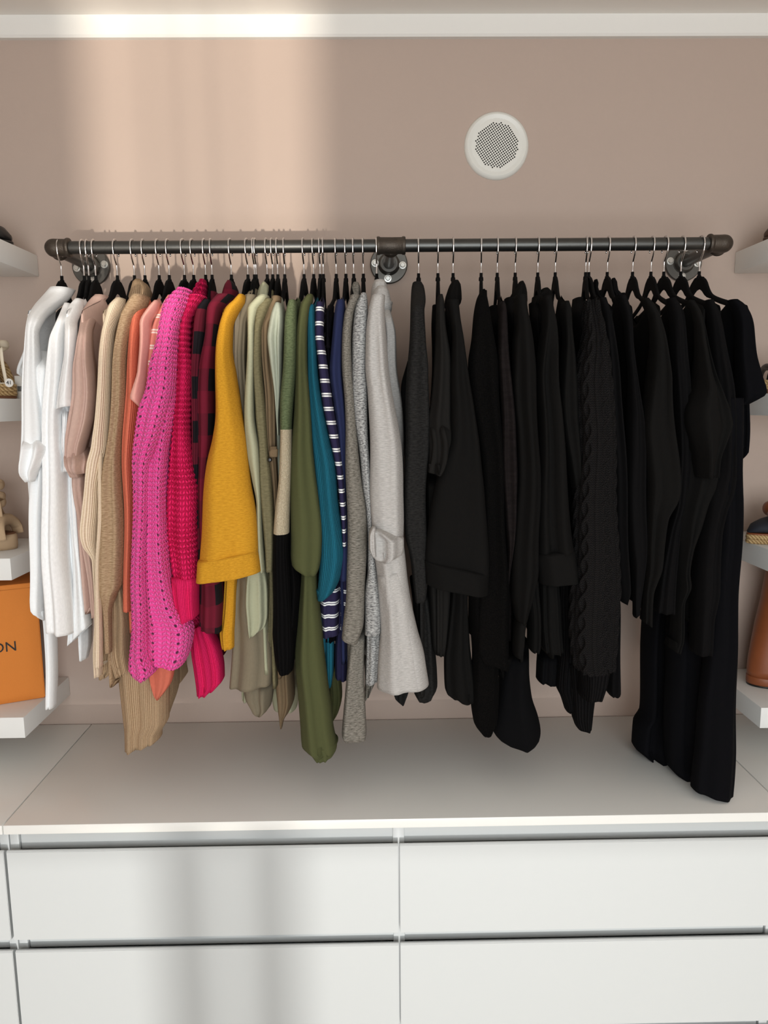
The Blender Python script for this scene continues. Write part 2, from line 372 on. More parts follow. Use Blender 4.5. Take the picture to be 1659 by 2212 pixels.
# ------------------------------------------------------------------ hangers
def hanger(X, ang, label, dz=0):
    """local: u along the hanger (towards the room), z up; rotated by ang about the vertical"""
    e = empty('clothes_hanger', (X, YR, ZR+.0)); tag(e, label, 'hanger', 'black velvet clothes hangers on the rail')
    ca, sa = math.cos(ang), math.sin(ang)
    def w(u, z, x=0): return (X+u*sa+x*ca, YR-u*ca+x*sa, ZR+z+dz)
    hk = [(-.0135, -.016), (-.0163, -.006), (-.0160, .005), (-.0115, .0125), (0, .0163), (.0115, .0125), (.0162, .004), (.0165, -.006), (.0135, -.018), (.0065, -.029), (.001, -.036), (0, -.042), (0, -.056), (0, -.068)]
    tube('hook', [w(*q) for q in hk], .0017, M_chrome, e, 8, res=3)
    nrm = (ca, sa, 0)
    bd = tube('hanger_frame', [w(*q) for q in [(0, -.076), (.024, -.082), (.040, -.104), (.058, -.120), (.095, -.134), (.140, -.147), (.160, -.155), (.169, -.164), (.170, -.182), (.164, -.194), (.15, -.196), (.10, -.196), (0, -.196), (-.10, -.196), (-.15, -.196), (-.164, -.194), (-.170, -.182), (-.169, -.164), (-.160, -.155), (-.140, -.147), (-.095, -.134), (-.058, -.120), (-.040, -.104), (-.024, -.082)]], .0058, M_velvet, e, 8, flat=(nrm, .55), closed=True, res=3)
    # solid dome between the two arms, arched underneath
    up_ = [(-.058, -.118), (-.048, -.109), (-.038, -.097), (-.026, -.080), (-.014, -.071), (0, -.068), (.014, -.071), (.026, -.080), (.038, -.097), (.048, -.109), (.058, -.118)]
    lo = [(-.052, -.122), (-.040, -.118), (-.030, -.112), (-.019, -.102), (-.010, -.097), (0, -.0955), (.010, -.097), (.019, -.102), (.030, -.112), (.040, -.118), (.052, -.122)]
    bm = bmesh.new(); L = []
    for x in (-.003, .003): L.append(([bm.verts.new(w(u, z, x)) for u, z in up_], [bm.verts.new(w(u, z, x)) for u, z in lo]))
    m = len(up_)
    for i in range(m-1):
        for a, b in L: bm.faces.new((a[i], a[i+1], b[i+1], b[i]))
        for k in (0, 1): bm.faces.new((L[0][k][i], L[0][k][i+1], L[1][k][i+1], L[1][k][i]))
    for i in (0, m-1): bm.faces.new((L[0][0][i], L[0][1][i], L[1][1][i], L[1][0][i]))
    bm_obj('dome', bm, M_velvet, e)
    lathe('collar', [(.001, .0), (.0034, .0), (.0034, .008), (.0048, .0095), (.0052, .016), (.001, .018)], w(0, -.058), (0, 0, -1), M_velvet, e, 12)
    return e
# ------------------------------------------------------------------ garments
def parse(s):
    """'y:xl,xr ...' or 'xl,yl/xr,yr' rows in photograph pixels"""
    out = []
    for q in s.split():
        if '/' in q:
            a, b = q.split('/'); a = a.split(','); b = b.split(','); out.append((float(a[0]), float(a[1]), float(b[0]), float(b[1])))
        else:
            y, r = q.split(':'); a, b = r.split(','); out.append((float(a), float(y), float(b), float(y)))
    return np.array(out)
def loft(name, rows, mat, parent, Y=-.42, hd=.035, Ytop=None, tl=75, nf=2.0, fa=.006, step=7, n=44, relief=None, zones=None, seed=0, ex=.8, wob=.0015, v0=0):
    """a hanging tube of cloth; its left and right edges run through rows, at depth Y"""
    rs = np.random.default_rng(seed+11); rows = parse(rows) if isinstance(rows, str) else rows
    ln = np.concatenate([[0], np.cumsum(np.maximum(np.abs(np.diff((rows[:, 1]+rows[:, 3])/2)), 1))])
    T = np.linspace(0, ln[-1], max(6, int(ln[-1]/step)))
    E_ = [cr(ln, rows[:, i], T) for i in range(4)]
    Yc = np.full(len(T), float(Y))
    if Ytop is not None:
        s = np.clip(T/tl, 0, 1); s = s*s*(3-2*s); Yc = Ytop+(Y-Ytop)*s
    th = np.linspace(0, 2*np.pi, n, endpoint=False)
    cx_ = np.sign(np.cos(th))*np.abs(np.cos(th))**ex; sy_ = np.sign(np.sin(th))*np.abs(np.sin(th))**ex
    ph = rs.uniform(0, 6.28, 6); nfs = [nf, nf*1.73, nf*.6]; L = ln[-1]
    sx = (cx_+1)/2; P = []; Wd = []
    for i, t in enumerate(T):
        a = at(E_[0][i], E_[1][i], Yc[i]); b = at(E_[2][i], E_[3][i], Yc[i])
        c = (a+b)/2; h = (b-a)/2; wd_ = np.linalg.norm(h); Wd.append(wd_)
        g = min(1, t/(L*.25+1)); q = t/300.
        kk = abs(c[0]-CAM[0])/(Yc[i]-CAM[1])+.02          # how obliquely this piece faces the viewer: keep its outline
        d = max(.006, min(hd, .012+wd_*1.6, .8*wd_/kk)); h = h*math.sqrt(max(1-(.72*kk*d/max(wd_, 1e-4))**2, .3))
        fold = sum(am*np.sin(6.283*(k*sx)+p+dr*q) for am, k, p, dr in zip((1, .45, .6), nfs, ph, (.5, -.8, .3)))
        yy = -sy_*d*(1-.0*g) + fa*min(1, wd_/.02)*g*fold*np.abs(np.sin(th))**.6*np.sign(np.where(np.sin(th) == 0, 1, 1))
        row = c + np.outer(cx_, h) + np.outer(yy, (0, 1, 0))
        row[:, 0] += wob*np.sin(q*7+ph[3])*g
        P.append(row)
    P = np.array(P)
    if relief is not None:
        pass
    seg = np.linalg.norm(np.roll(P.mean(0), -1, 0)-P.mean(0), axis=1); U = np.concatenate([[0], np.cumsum(seg)])
    V = np.concatenate([[0], np.cumsum(np.linalg.norm(np.diff(P.mean(1), axis=0), axis=1))])+v0
    if relief is not None:
        du = np.roll(P, -1, 1)-np.roll(P, 1, 1); dv = np.gradient(P, axis=0); N = np.cross(du, dv); N /= np.linalg.norm(N, axis=2)[..., None]+1e-12
        cen = P.mean(1, keepdims=True); sg = np.sign(((P-cen)*N).sum(2, keepdims=True)); N = N*sg
        hh = relief(U[:-1][None, :]+0*V[:, None], V[:, None]+0*U[:-1][None, :]); P = P+N*hh[..., None]
    # turned-in hem so that the end is a hollow opening
    c = P[-1].mean(0); P = np.concatenate([P, (c+(P[-1]-c)*.9)[None], (c+(P[-2]-P[-2].mean(0))*.85+np.array([0, 0, .02]))[None]])
    V = np.concatenate([V, [V[-1]+.002, V[-1]+.004]])
    mi = None
    if zones:
        mid = (E_[1]+E_[3])/2; mi = [sum(1 for z in zones if m_ > z) for m_ in mid]+[len(zones)]*2
    me = grid_mesh(name, P, True, (U, V), matidx=mi)
    return link(name, me, mat, parent)
def shoulder(guide):
    gz = []; gx = []
    for xl, yl, xr, yr in guide:
        p = at((xl+xr)/2, (yl+yr)/2, -.40); gz.append(p[2]); gx.append(p[0])
    o = np.argsort(gz); return np.array(gz)[o], np.array(gx)[o]
def body(name, X, guide, mat, parent, hem, th=.0065, hu=.185, low=.35, seed=0, nf=3, fa=.003, neck=.040, drop=0, neckw=1.15):
    """the garment's trunk hanging from the hanger, edge-on to the room, with a scooped neckline"""
    rs = np.random.default_rng(seed+5); ph = rs.uniform(0, 6.28, 4)
    gz, gx = shoulder(guide); zb = at(830, hem, -.3)[2]
    n = 72; t = np.linspace(0, 2*np.pi, n, endpoint=False); cu = np.sign(np.cos(t))*np.abs(np.cos(t))**.8; sx = np.sign(np.sin(t))*np.abs(np.sin(t))**.45
    ua = np.abs(cu)*hu
    zt = ZR+np.where(ua < .066*neckw, np.interp(ua/neckw, [0, .03, .055, .066], [-.006-neck, -.004-neck*.9, -.003-neck*.25, 0])+np.interp(.066*neckw, [.066, .095, .15, .18], [-.111, -.124, -.142, -.153]), np.interp(ua, [.066, .095, .15, .18, .185], [-.111, -.124, -.142, -.153, -.160]))-drop
    Fs = np.interp(1.72, gz, gx); P = []; S_ = np.concatenate([[0, .004, .012, .025, .045, .07, .10], np.linspace(.14, 1, 40)])
    for s_ in S_:
        z = zt+(zb-zt)*s_; g = np.clip((zt-z)/.25, 0, 1)
        Fx = np.interp(np.minimum(z, 1.72), gz, gx); q = np.clip((1.72-z)/.25, 0, 1); B = X-(Fs-X)*(1+(low-1)*q)
        xx = np.where(cu > 0, X+(Fx-X)*cu, X+(B-X)*-cu)
        k = (cu+1)/2
        fold = fa*g*np.sin(6.283*nf*k+ph[0]+z*1.5)+fa*.5*g*np.sin(6.283*nf*1.9*k+ph[1]-z*2)
        tt = th*(.75+.25*g)*min(1, .35+s_*60)
        P.append(np.stack([xx+sx*tt+fold, YR-cu*hu, z+.004*np.sin(3*cu+ph[2])*(s_ > .97)], 1))
    P = np.array(P)
    seg = np.linalg.norm(np.roll(P[-1], -1, 0)-P[-1], axis=1); U = np.concatenate([[0], np.cumsum(seg)]); V = S_*float(np.mean(zt-zb))
    c = P[-1].mean(0); P = np.concatenate([P, (P[-1]+np.array([0, 0, .012])-(P[-1]-c)*np.array([.25, .02, 0]))[None]]); V = np.concatenate([V, [V[-1]+.012]])
    return link(name, grid_mesh(name, P, True, (U, V), cap0=False), mat, parent)
def cable(u, v):
    s = u/.034; f = s-np.floor(s)-.5; k = np.floor(s); ph = v/.075+.5*(k % 2)
    a = .20*np.sin(6.283*ph); b = -a
    st1 = np.exp(-((f-a)/.10)**2)*(1+.25*np.cos(6.283*ph)); st2 = np.exp(-((f-b)/.10)**2)*(1-.25*np.cos(6.283*ph)); col = np.exp(-((np.abs(f)-.46)/.05)**2)
    return .0075*np.maximum(st1, st2)+.004*col
def chunky(u, v):
    f = u/.0105; a = np.abs(f-np.floor(f)-.5)*2; g = v/.0085+a*.55
    return .0008*np.sin(6.283*g)*(1-a**4)+.0016*(1-a**2)
def garter(u, v): return .0014*np.sin(6.283*v/.0115)
F = fabric; K = (21, 20, 19)
MAT = dict(
 w1=F('white_crepe', (232, 233, 236), 'crinkle', p=dict(st=.3)), w2=F('white_jersey', (237, 238, 241)), w3=F('white_cotton', (230, 232, 236)), w4=F('white_tee', (238, 239, 241)),
 dusty=F('dusty_pink', (190, 160, 148)), beige=F('beige_knit', (230, 212, 188), 'rib', (200, 178, 150), dict(f=270)), brown=F('oat_wool', (178, 152, 122), 'melange', (138, 112, 84), dict(s=260)),
 brownrib=F('oat_rib', (182, 156, 126), 'rib', (140, 114, 87), dict(f=260)), coral=F('coral_rib', (222, 124, 98), 'rib', (192, 96, 72), dict(f=210, st=.4)), coralp=F('coral_plain', (196, 106, 86)), lpink=F('pale_pink', (224, 165, 152)), rose=F('rose_stripe', (214, 134, 120), 'stripes', (240, 215, 205), dict(pitch=.03)),
 hot=F('hot_pink_mohair', (255, 96, 172), 'eyelet', (236, 66, 146), dict(fu=105, fv=110, hole=.4, slant=1.1), sheen=.1), mag=F('magenta_knit', (232, 36, 100), 'knit', (168, 12, 62), dict(fu=110, fv=95, slant=.6)), magrib=F('magenta_rib', (226, 36, 98), 'rib', (172, 14, 66), dict(f=300)),
 burg=F('burgundy', (92, 22, 38)), plaid=F('plaid_flannel', (104, 24, 42), 'plaid', (24, 21, 25), dict(pitch=.085)), must=F('mustard', (204, 150, 42), 'melange', (180, 126, 30), dict(s=300)),
 taupe1=F('warm_grey', (136, 124, 106)), taupe=F('taupe', (120, 110, 92)), sage=F('sage_crepe', (163, 163, 137), 'crinkle', p=dict(st=.35)), cord=F('olive_linen', (118, 111, 84), 'melange', (98, 92, 68), dict(s=200)), btaupe=F('brown_taupe', (112, 94, 72)),
 lsage=F('grey_sage', (160, 164, 148)), green=F('moss_knit', (98, 108, 78), 'melange', (70, 80, 54), dict(s=240)), cream=F('cream_wool', (230, 216, 188), 'boucle', (205, 188, 158), dict(s=260)), blackw=F('black_wool', (20, 19, 20), 'rib', (11, 10, 11), dict(f=150)),
 olive=F('dark_olive', (74, 77, 48), 'crinkle', p=dict(st=.3)), teal=F('teal_rib', (28, 98, 118), 'rib', (18, 76, 94), dict(f=300, st=.5)), navystr=F('navy_stripe', (40, 36, 64), 'stripes', (236, 234, 232), dict(pitch=.0265)), navyblk=F('black_navy', (24, 22, 28)), navy=F('navy', (36, 42, 74)), navy2=F('navy_dark', (32, 31, 58)),
 grey=F('grey_wool', (142, 137, 128), 'melange', (82, 78, 71), dict(s=260)), greyrib=F('grey_rib', (140, 134, 124), 'rib', (84, 79, 71), dict(f=270)), heather=F('heather_knit', (196, 196, 194), 'melange', (68, 68, 70), dict(s=190, sx=.8, sy=2.2)), lgrey=F('light_grey', (190, 187, 184), 'melange', (158, 155, 152), dict(s=300, sx=.35, sy=2.2)),
 char=F('charcoal_wool', (64, 63, 62), 'melange', (38, 37, 36), dict(s=260)), chart=F('charcoal_jersey', (46, 44, 42)), blk=F('black_jersey', (30, 29, 28)), blk2=F('black_cotton', (24, 23, 24)), blk3=F('black_viscose', (20, 20, 22)), bouc=F('black_boucle', (36, 34, 33), 'boucle', (12, 11, 11), dict(s=360)), suede=F('black_suede', (46, 40, 40), 'melange', (34, 29, 29), dict(s=60)), cab=F('black_cable', (38, 36, 36), 'knit', (18, 17, 17), dict(fu=260, fv=230, st=.5), gain=.78), cabrib=F('black_rib', (30, 29, 30), 'rib', (13, 12, 13), dict(f=150)), dress=F('black_velour', (19, 19, 23)),
)
GN = [0]
def garment(hx, name, cat, label, mat, pieces, hem, guide=0, bodyname='body', hlabel=None, bodymat=None, bk=None, angle=None, ztop=None):
    """hx: pixel where the hook sits on the rail; pieces: (part, rows, material, options)"""
    GN[0] += 1; sd = GN[0]*17; hl_ = hlabel
    X = at(hx, 521, YR)[0]
    g = parse(pieces[guide][1])
    m = MAT[mat]
    e = empty(name, (X, YR, ZR-.12)); tag(e, label, cat, 'clothes hanging on the pipe rail')
    bk = bk or {}
    if hem: body(bodyname, X, g, MAT[bodymat or mat], e, hem, seed=sd, **bk)
    for i, pc in enumerate(pieces):
        part, rows, mm, o = pc[0], pc[1], pc[2] if len(pc) > 2 and pc[2] else None, dict(pc[3]) if len(pc) > 3 else {}
        if part == 'sleeve' and 'Ytop' not in o and 'Y' not in o: o.update(Ytop=-.27)
        if part in ('hem_panel', 'front_panel') and 'Y' not in o: o.update(Y=-.32, hd=o.get('hd', .05))
        if part in ('collar', 'hood') and 'Y' not in o: o.update(Y=-.235, hd=.045, fa=.002)
        if part in ('front_panel', 'hem_panel') and 'Ytop' not in o: o.update(Ytop=o['Y']+.06, tl=40)
        o.setdefault('seed', sd+i)
        mats = [MAT[q] for q in mm.split('+')] if mm else m
        loft(part, rows, mats, e, **o)
    gz, gx = shoulder(g); a = math.atan2(np.interp(1.72, gz, gx)-X, .185) if angle is None else angle
    short = label
    for w_ in (', ', ' with ', ' whose ', ' between ', ' beside ', ' squeezed ', ' in blocks', ' right ', ' left ', ' next ', ' mostly ', ' second ', ' fourth '): short = short.split(w_)[0]
    hl = hlabel or f'black velvet hanger holding the {short}'
    if hl in HL: hl = f'black velvet hanger holding a {short}, number {GN[0]} of 46 from the left'
    HL.add(hl); hanger(X, a, hl)
    return e
HL = set()
# --- whites
garment(128, 'blouse', 'blouse', 'white crinkled blouse with rolled sleeve, leftmost on the rail', 'w1', [
 ('sleeve', '624:112,160 640:98,150 665:76,118 690:61,92 720:56,80 760:55,84 860:52,92 930:50,97 965:48,98 990:46,95 1012:46,86 1038:57,76', None, dict(tl=80, nf=1.6)),
 ('cuff', '935:56,97 950:52,99 975:47,98 1000:45,92 1022:48,84 1040:58,77', None, dict(Y=-.445, hd=.028, fa=.008, Ytop=-.40, tl=34)),
 ('sleeve', '700:70,95 760:54,80 806:37,54 48,815/56,815', None, dict(Y=-.10, hd=.03)),
 ('front_panel', '760:80,118 900:78,112 1040:68,110 1160:66,104 1250:66,99 1288:66,98 70,1310/98,1325 94,1336/99,1340', None, dict(Y=-.40, hd=.05)),
 ('hem_panel', '1180:85,118 1300:92,122 1340:96,122 1400:98,122 1470:100,123 1526:101,122', None, dict(Y=-.34, hd=.03, fa=.004))], 1250, hlabel='black velvet hanger with the white crinkled blouse, leftmost on the rail')
garment(177, 'camisole', 'top', 'long white camisole on a hanger whose bent end shows beside it', 'w2', [
 ('front_panel', '655:140,152 700:122,142 735:110,142 800:104,143 900:100,142 1000:98,146 1100:97,149 1200:97,154 1300:100,162 104,1357/166,1364', None, dict(Y=-.41, hd=.04, nf=1.5, fa=.005)),
 ], 1300, bk=dict(drop=.03))
garment(187, 'cotton_shirt', 'top', 'white cotton top with a slanted hem, between the camisole and the white T-shirt', 'w3', [
 ('front_panel', '690:150,168 760:146,168 905:141,168 1000:146,164 1100:149,170 1200:153,180 1300:157,194 152,1392/200,1346', None, dict(Y=-.385, hd=.03)),
 ('hem_panel', '1320:170,197 1385:173,198 174,1425/190,1421', None, dict(Y=-.33, hd=.03))], 1300, bk=dict(drop=.02))
garment(202, 't_shirt', 'T-shirt', 'white cotton T-shirt with short hemmed sleeve beside the dusty pink top', 'w4', [
 ('sleeve', '646:164,179 665:150,178 700:140,164 760:140,164 800:136,166 850:129,168 125,884/170,876', None, dict(Ytop=-.33, Y=-.425, nf=1.2)),
 ('front_panel', '860:138,155 905:138,152 930:137,150 960:135,151 990:138,152 1018:137,153', None, dict(Y=-.415, hd=.02, fa=.008, nf=3))], 1280)
garment(249, 'long_sleeve_top', 'top', 'dusty pink long-sleeved top with pushed-up sleeve', 'dusty', [
 ('sleeve', '640:208,238 655:194,236 680:181,214 720:174,199 760:168,200 800:162,204 850:160,206 900:153,203 935:149,196 965:147,188 1000:146,182 1030:155,180', None, dict(tl=90)),
 ('cuff', '968:148,190 990:146,193 1008:148,191 1022:156,188', None, dict(Y=-.435, hd=.035, fa=.01, nf=3, Ytop=-.40, tl=34)),
 ('front_panel', '990:158,196 1040:157,192 1080:163,195 1120:172,200 1180:179,203 1250:189,206 1332:199,212', None, dict(Y=-.39, hd=.04))], 1290)
garment(286, 'cardigan', 'cardigan', 'pale beige ribbed cardigan with a long bulging front edge', 'beige', [
 ('sleeve', '645:252,270 662:238,268 690:229,254 720:221,246 780:213,243 850:209,241 900:207,241 960:200,240 1000:188,232 1050:183,222 1110:175,218 1138:173,216 1170:180,216 1210:201,217 1300:204,216 1400:201,220 1458:205,222', None, dict(Y=-.43, nf=1.3)),
 ('placket', '960:214,223 1050:212,223 1138:210,222 1210:208,218 1300:207,219 1400:205,220 1440:206,221', None, dict(Y=-.449, hd=.02, fa=.001)),
 ('hem_panel', '1250:222,276 1320:228,282 1390:221,284 1430:216,282 221,1461/258,1440', 'brownrib', dict(Y=-.34, hd=.05, nf=3))], 1400)
garment(309, 'turtleneck_sweater', 'sweater', 'oatmeal wool turtleneck sweater with a full sleeve', 'brown', [
 ('sleeve', '640:288,322 660:275,316 690:262,292 750:250,278 800:245,275 860:242,273 950:236,267 1040:222,267 1100:217,268 1200:217,269 1255:219,268 1290:223,254 1320:224,243 1370:225,241 1408:226,241', None, dict(Y=-.42, nf=1.2, tl=90)),
 ('collar', '604:294,306 612:289,316 630:285,325 648:280,328 662:282,326', 'brownrib'),
 ('front_panel', '1180:235,272 1260:238,280 1330:236,288 1400:238,292 1450:250,300', 'brownrib', dict(Y=-.36, hd=.04)),
 ('hem_panel', '1400:254,340 1450:258,368 1500:262,366 1550:266,364 1580:269,348 270,1616/348,1590', 'brownrib', dict(Y=-.36, hd=.04, nf=3)),
 ('hem_panel', '1380:360,402 1430:370,403 375,1486/403,1456', 'brownrib', dict(Y=-.12, hd=.05)),
 ('hem_panel', '1400:330,378 1480:330,384 345,1552/366,1544', 'brownrib', dict(Y=-.24, hd=.06))], 1440)
garment(340, 'ribbed_pullover', 'top', 'coral ribbed knit top between the oatmeal sweater and the pale pink tee', 'coral', [
 ('sleeve', '654:300,320 668:292,318 690:286,310 760:279,304 860:272,304 940:268,300 1000:267,296 1100:269,294 1200:270,293 1316:268,291', None, dict(Y=-.405, hd=.03, nf=1)),
 ('hem_panel', '1380:318,372 1420:318,380 1445:322,378 1470:326,372 1490:331,360 1511:337,342', 'coralp', dict(Y=-.40, hd=.022, fa=.003))], 1330)
garment(362, 't_shirt', 'T-shirt', 'pale pink T-shirt with a short turned sleeve', 'lpink', [
 ('sleeve', '650:334,346 665:322,344 700:302,326 740:303,326 800:300,322 840:289,321 283,857/319,866 300,878/316,874 306,886/310,885', None, dict(Y=-.425, nf=1.2))], 1300)
garment(395, 'striped_top', 'top', 'rose pink top with thin white stripes, mostly behind the fuzzy pink sweater', 'rose', [
 ('sleeve', '640:364,382 665:350,374 700:335,356 740:325,350 800:318,340 850:316,334 890:312,325', None, dict(Y=-.40, hd=.025, fa=.003))], 1300)
# --- pinks and reds
garment(415, 'mohair_sweater', 'sweater', 'fuzzy hot pink open-knit mohair sweater', 'hot', [
 ('sleeve', '626:388,412 642:372,410 662:358,404 695:351,392 733:344,386 794:327,383 840:320,380 885:305,372 936:299,360 976:294,345 1010:291,332 1100:291,327 1200:290,325 1280:287,326 1350:287,326 1400:284,330 283,1432/345,1440 296,1456/330,1457', None, dict(Y=-.44, hd=.05, n=150, step=2.2, relief=chunky, nf=1, fa=.005)),
 ('front_panel', '800:345,384 840:342,385 910:335,378 976:328,368 1040:322,362 1090:320,360 1180:320,367 1240:322,374 1300:322,386 1358:322,416 1403:324,410 330,1424/397,1433', None, dict(Y=-.425, hd=.045, n=150, step=2.2, relief=chunky, nf=1, fa=.004))], 1400)
garment(441, 'cardigan', 'cardigan', 'magenta chunky-knit cardigan with ribbed border and shawl collar', 'mag', [
 ('sleeve', '640:412,446 655:404,434 668:400,424 695:392,412 743:386,409 794:383,416 857:382,416 920:376,413 996:366,417 1060:362,427 1145:364,429 1200:369,430 1250:374,431', None, dict(Y=-.415, hd=.035, n=130, step=2.4, relief=garter, nf=1)),
 ('collar', '603:436,441 612:429,448 635:418,450 660:412,448', None, dict(Y=-.24, hd=.05, n=90, step=3, relief=garter)),
 ('border', '1244:372,431 1260:375,432 1300:381,432 388,1344/432,1324', 'magrib', dict(Y=-.42, hd=.04)),
 ('cuff', '1320:416,438 1350:416,456 1400:415,478 1440:419,484 423,1472/484,1462 426,1498/468,1482', 'magrib', dict(Y=-.33, hd=.04, nf=3))], 1330, bodymat='mag')
garment(455, 'shirt', 'shirt', 'burgundy shirt squeezed between the magenta cardigan and the plaid shirt', 'burg', [
 ('sleeve', '650:440,460 668:427,450 700:421,446 760:418,440 820:416,436 900:415,434 1000:418,434 1100:424,436 1250:428,442', 'plaid', dict(Y=-.40, hd=.03)),
 ('collar', '632:455,470 645:452,474 660:448,474', None),
 ('hem_panel', '1300:420,470 1340:425,478 1370:438,480 1395:445,484 470,1402/490,1410', None, dict(Y=-.27, hd=.05))], 1330)
garment(497, 'flannel_shirt', 'shirt', 'burgundy and black buffalo plaid flannel shirt', 'plaid', [
 ('sleeve', '640:470,508 655:456,492 668:449,480 718:444,472 806:431,469 870:429,467 950:428,462 1034:429,455 1150:432,456 1250:433,478 1310:433,483 434,1345/482,1362', None, dict(Y=-.40, hd=.04, nf=1.3)),
 ('collar', '608:492,503 616:486,509 634:480,514 650:478,515 662:482,512', None)], 1300)
garment(533, 'sweatshirt', 'sweatshirt', 'mustard yellow sweatshirt with a wide turned-up cuff', 'must', [
 ('sleeve', '638:516,530 652:504,528 666:489,519 705:475,503 748:469,502 806:467,510 895:465,521 946:459,531 996:449,538 1045:443,544 1104:438,553 1149:435,556 1185:432,557 430,1214/557,1192', None, dict(Y=-.45, hd=.045, nf=1.1, fa=.007, tl=90)),
 ('cuff', '430,1208/556,1186 428,1213/558,1190 426,1232/562,1210 424,1254/564,1231', None, dict(Y=-.45, hd=.051, fa=.002, n=56, step=3)),
 ('hem_panel', '1200:490,520 1250:488,517 1300:484,514 1340:478,511 1362:474,509 1385:476,509 479,1398/509,1392', None, dict(Y=-.38, hd=.03))], 1240)
# --- greys and greens
garment(547, 'jersey_top', 'top', 'warm grey jersey top right behind the mustard sweatshirt', 'taupe1', [
 ('sleeve', '654:512,526 690:503,526 760:503,524 850:508,524 950:515,526 1050:520,530', None, dict(Y=-.395, hd=.025))], 1380)
garment(551, 'hooded_jacket', 'jacket', 'taupe hooded jacket with a deep straight hem', 'taupe', [
 ('sleeve', '640:530,558 665:519,552 700:515,536 760:512,535 830:515,536 920:522,538 1020:530,545 1150:536,560', None, dict(Y=-.39, hd=.03)),
 ('hood', '626:546,557 634:537,559 650:530,560 668:526,556', None),
 ('front_panel', '1200:518,560 1260:514,566 1310:508,572 1360:504,590 1420:501,595 498,1478/592,1468', None, dict(Y=-.36, hd=.05, nf=2)),
 ('hem_panel', '1440:524,590 1478:526,591 1500:529,590 1518:540,588 1532:549,578 1544:558,564', None, dict(Y=-.30, hd=.04))], 1430)
garment(575, 'shirt', 'shirt', 'pale sage green shirt with standing collar and loose cuff', 'sage', [
 ('sleeve', '640:560,582 655:544,575 667:536,562 718:535,551 794:532,550 895:530,552 971:533,561 1034:543,563 1090:554,566 1180:557,571 1232:559,574', None, dict(Y=-.435, hd=.03, nf=.8)),
 ('collar', '611:568,576 618:562,582 634:556,584 650:553,584 662:556,580', None),
 ('cuff', '1220:533,572 1255:528,577 1290:527,580 1325:531,581 1350:535,576 541,1372/558,1364', None, dict(Y=-.40, hd=.03, fa=.008, nf=2.2)),
 ('hem_panel', '1440:525,580 1480:524,560 525,1508/545,1506', None, dict(Y=-.2, hd=.05))], 1420)
garment(587, 'linen_shirt', 'shirt', 'olive green linen shirt beside the pale sage shirt', 'cord', [
 ('sleeve', '648:572,592 667:553,582 718:550,567 794:549,568 895:551,574 971:560,581 1034:562,589 1130:567,592 1231:575,592', None, dict(Y=-.43, hd=.025, nf=1, fa=.003)),
 ('collar', '628:586,592 636:580,595 652:574,597', None),
 ('hem_panel', '1200:578,596 1280:578,598 1390:579,594', None, dict(Y=-.37, hd=.03)),
 ('hem_panel', '1440:585,640 1490:585,645 590,1523/642,1522', 'sage', dict(Y=-.12, hd=.05))], 1450)
garment(598, 'tunic', 'tunic', 'brown taupe tunic with a dark button tab and pointed hem', 'btaupe', [
 ('sleeve', '642:588,608 660:580,606 682:573,602 705:566,590 768:566,588 870:573,596 946:579,599 1034:588,601 1120:592,602', None, dict(Y=-.415, hd=.025)),
 ('hem_panel', '1400:594,630 1450:596,636 1500:598,637 1528:600,628 1550:602,614 1570:604,609', None, dict(Y=-.31, hd=.035)),
 ('strap', '970:584,601 978:583,602 987:584,601', None, dict(Y=-.447, hd=.006, fa=0, step=3))], 1430)
garment(613, 't_shirt', 'T-shirt', 'pale grey-green T-shirt left of the colour-block sweater', 'lsage', [
 ('sleeve', '656:595,608 675:588,613 700:583,614 730:580,613 781:584,611 844:591,607 908:597,603 940:600,604', None, dict(Y=-.43, hd=.03, nf=1.6, fa=.008))], 1300)
garment(655, 'colour_block_sweater', 'sweater', 'wool sweater in blocks of moss green, cream and black', 'green', [
 ('sleeve', '650:624,640 662:621,642 690:616,642 743:613,641 794:611,640 870:607,636 924:607,632 996:603,630 1047:600,628 1090:596,627 1146:593,627 1180:592,626 1269:589,628 1358:589,634 1400:593,636 1432:598,634 1448:604,630', 'green+cream+blackw', dict(Y=-.445, hd=.03, zones=[925, 1147], nf=.8, fa=.003, step=3)),
 ('front_panel', '1100:610,640 1209:614,643 1269:610,650 1328:606,649 1388:604,642 1443:606,635', 'blackw', dict(Y=-.41, hd=.04))], 1400, bodymat='green')
garment(676, 'blouse', 'blouse', 'long dark olive crepe blouse with drooping tail', 'olive', [
 ('sleeve', '638:664,677 650:654,676 664:648,670 718:642,665 794:640,666 870:635,670 946:631,675 1015:629,683 1075:628,690 1143:627,695 1191:627,694 631,1220/690,1226 648,1230/684,1240', None, dict(Y=-.44, hd=.035, nf=1.2)),
 ('front_panel', '1150:655,682 1239:650,684 1300:646,690 1358:643,698 1418:638,703 1477:641,708 1522:644,714 1570:649,720 653,1606/729,1611 672,1617/728,1614', None, dict(Y=-.41, hd=.045, nf=1.5)),
 ('cuff', '655,1602/728,1596 668,1612/729,1606 673,1620/728,1614 682,1631/724,1618', None, dict(Y=-.405, hd=.045, fa=.003, nf=4, step=3)),
 ('hem_panel', '1400:705,730 1440:708,734 1500:710,738 1530:710,732 1556:712,719', None, dict(Y=-.30, hd=.05))], 1500)
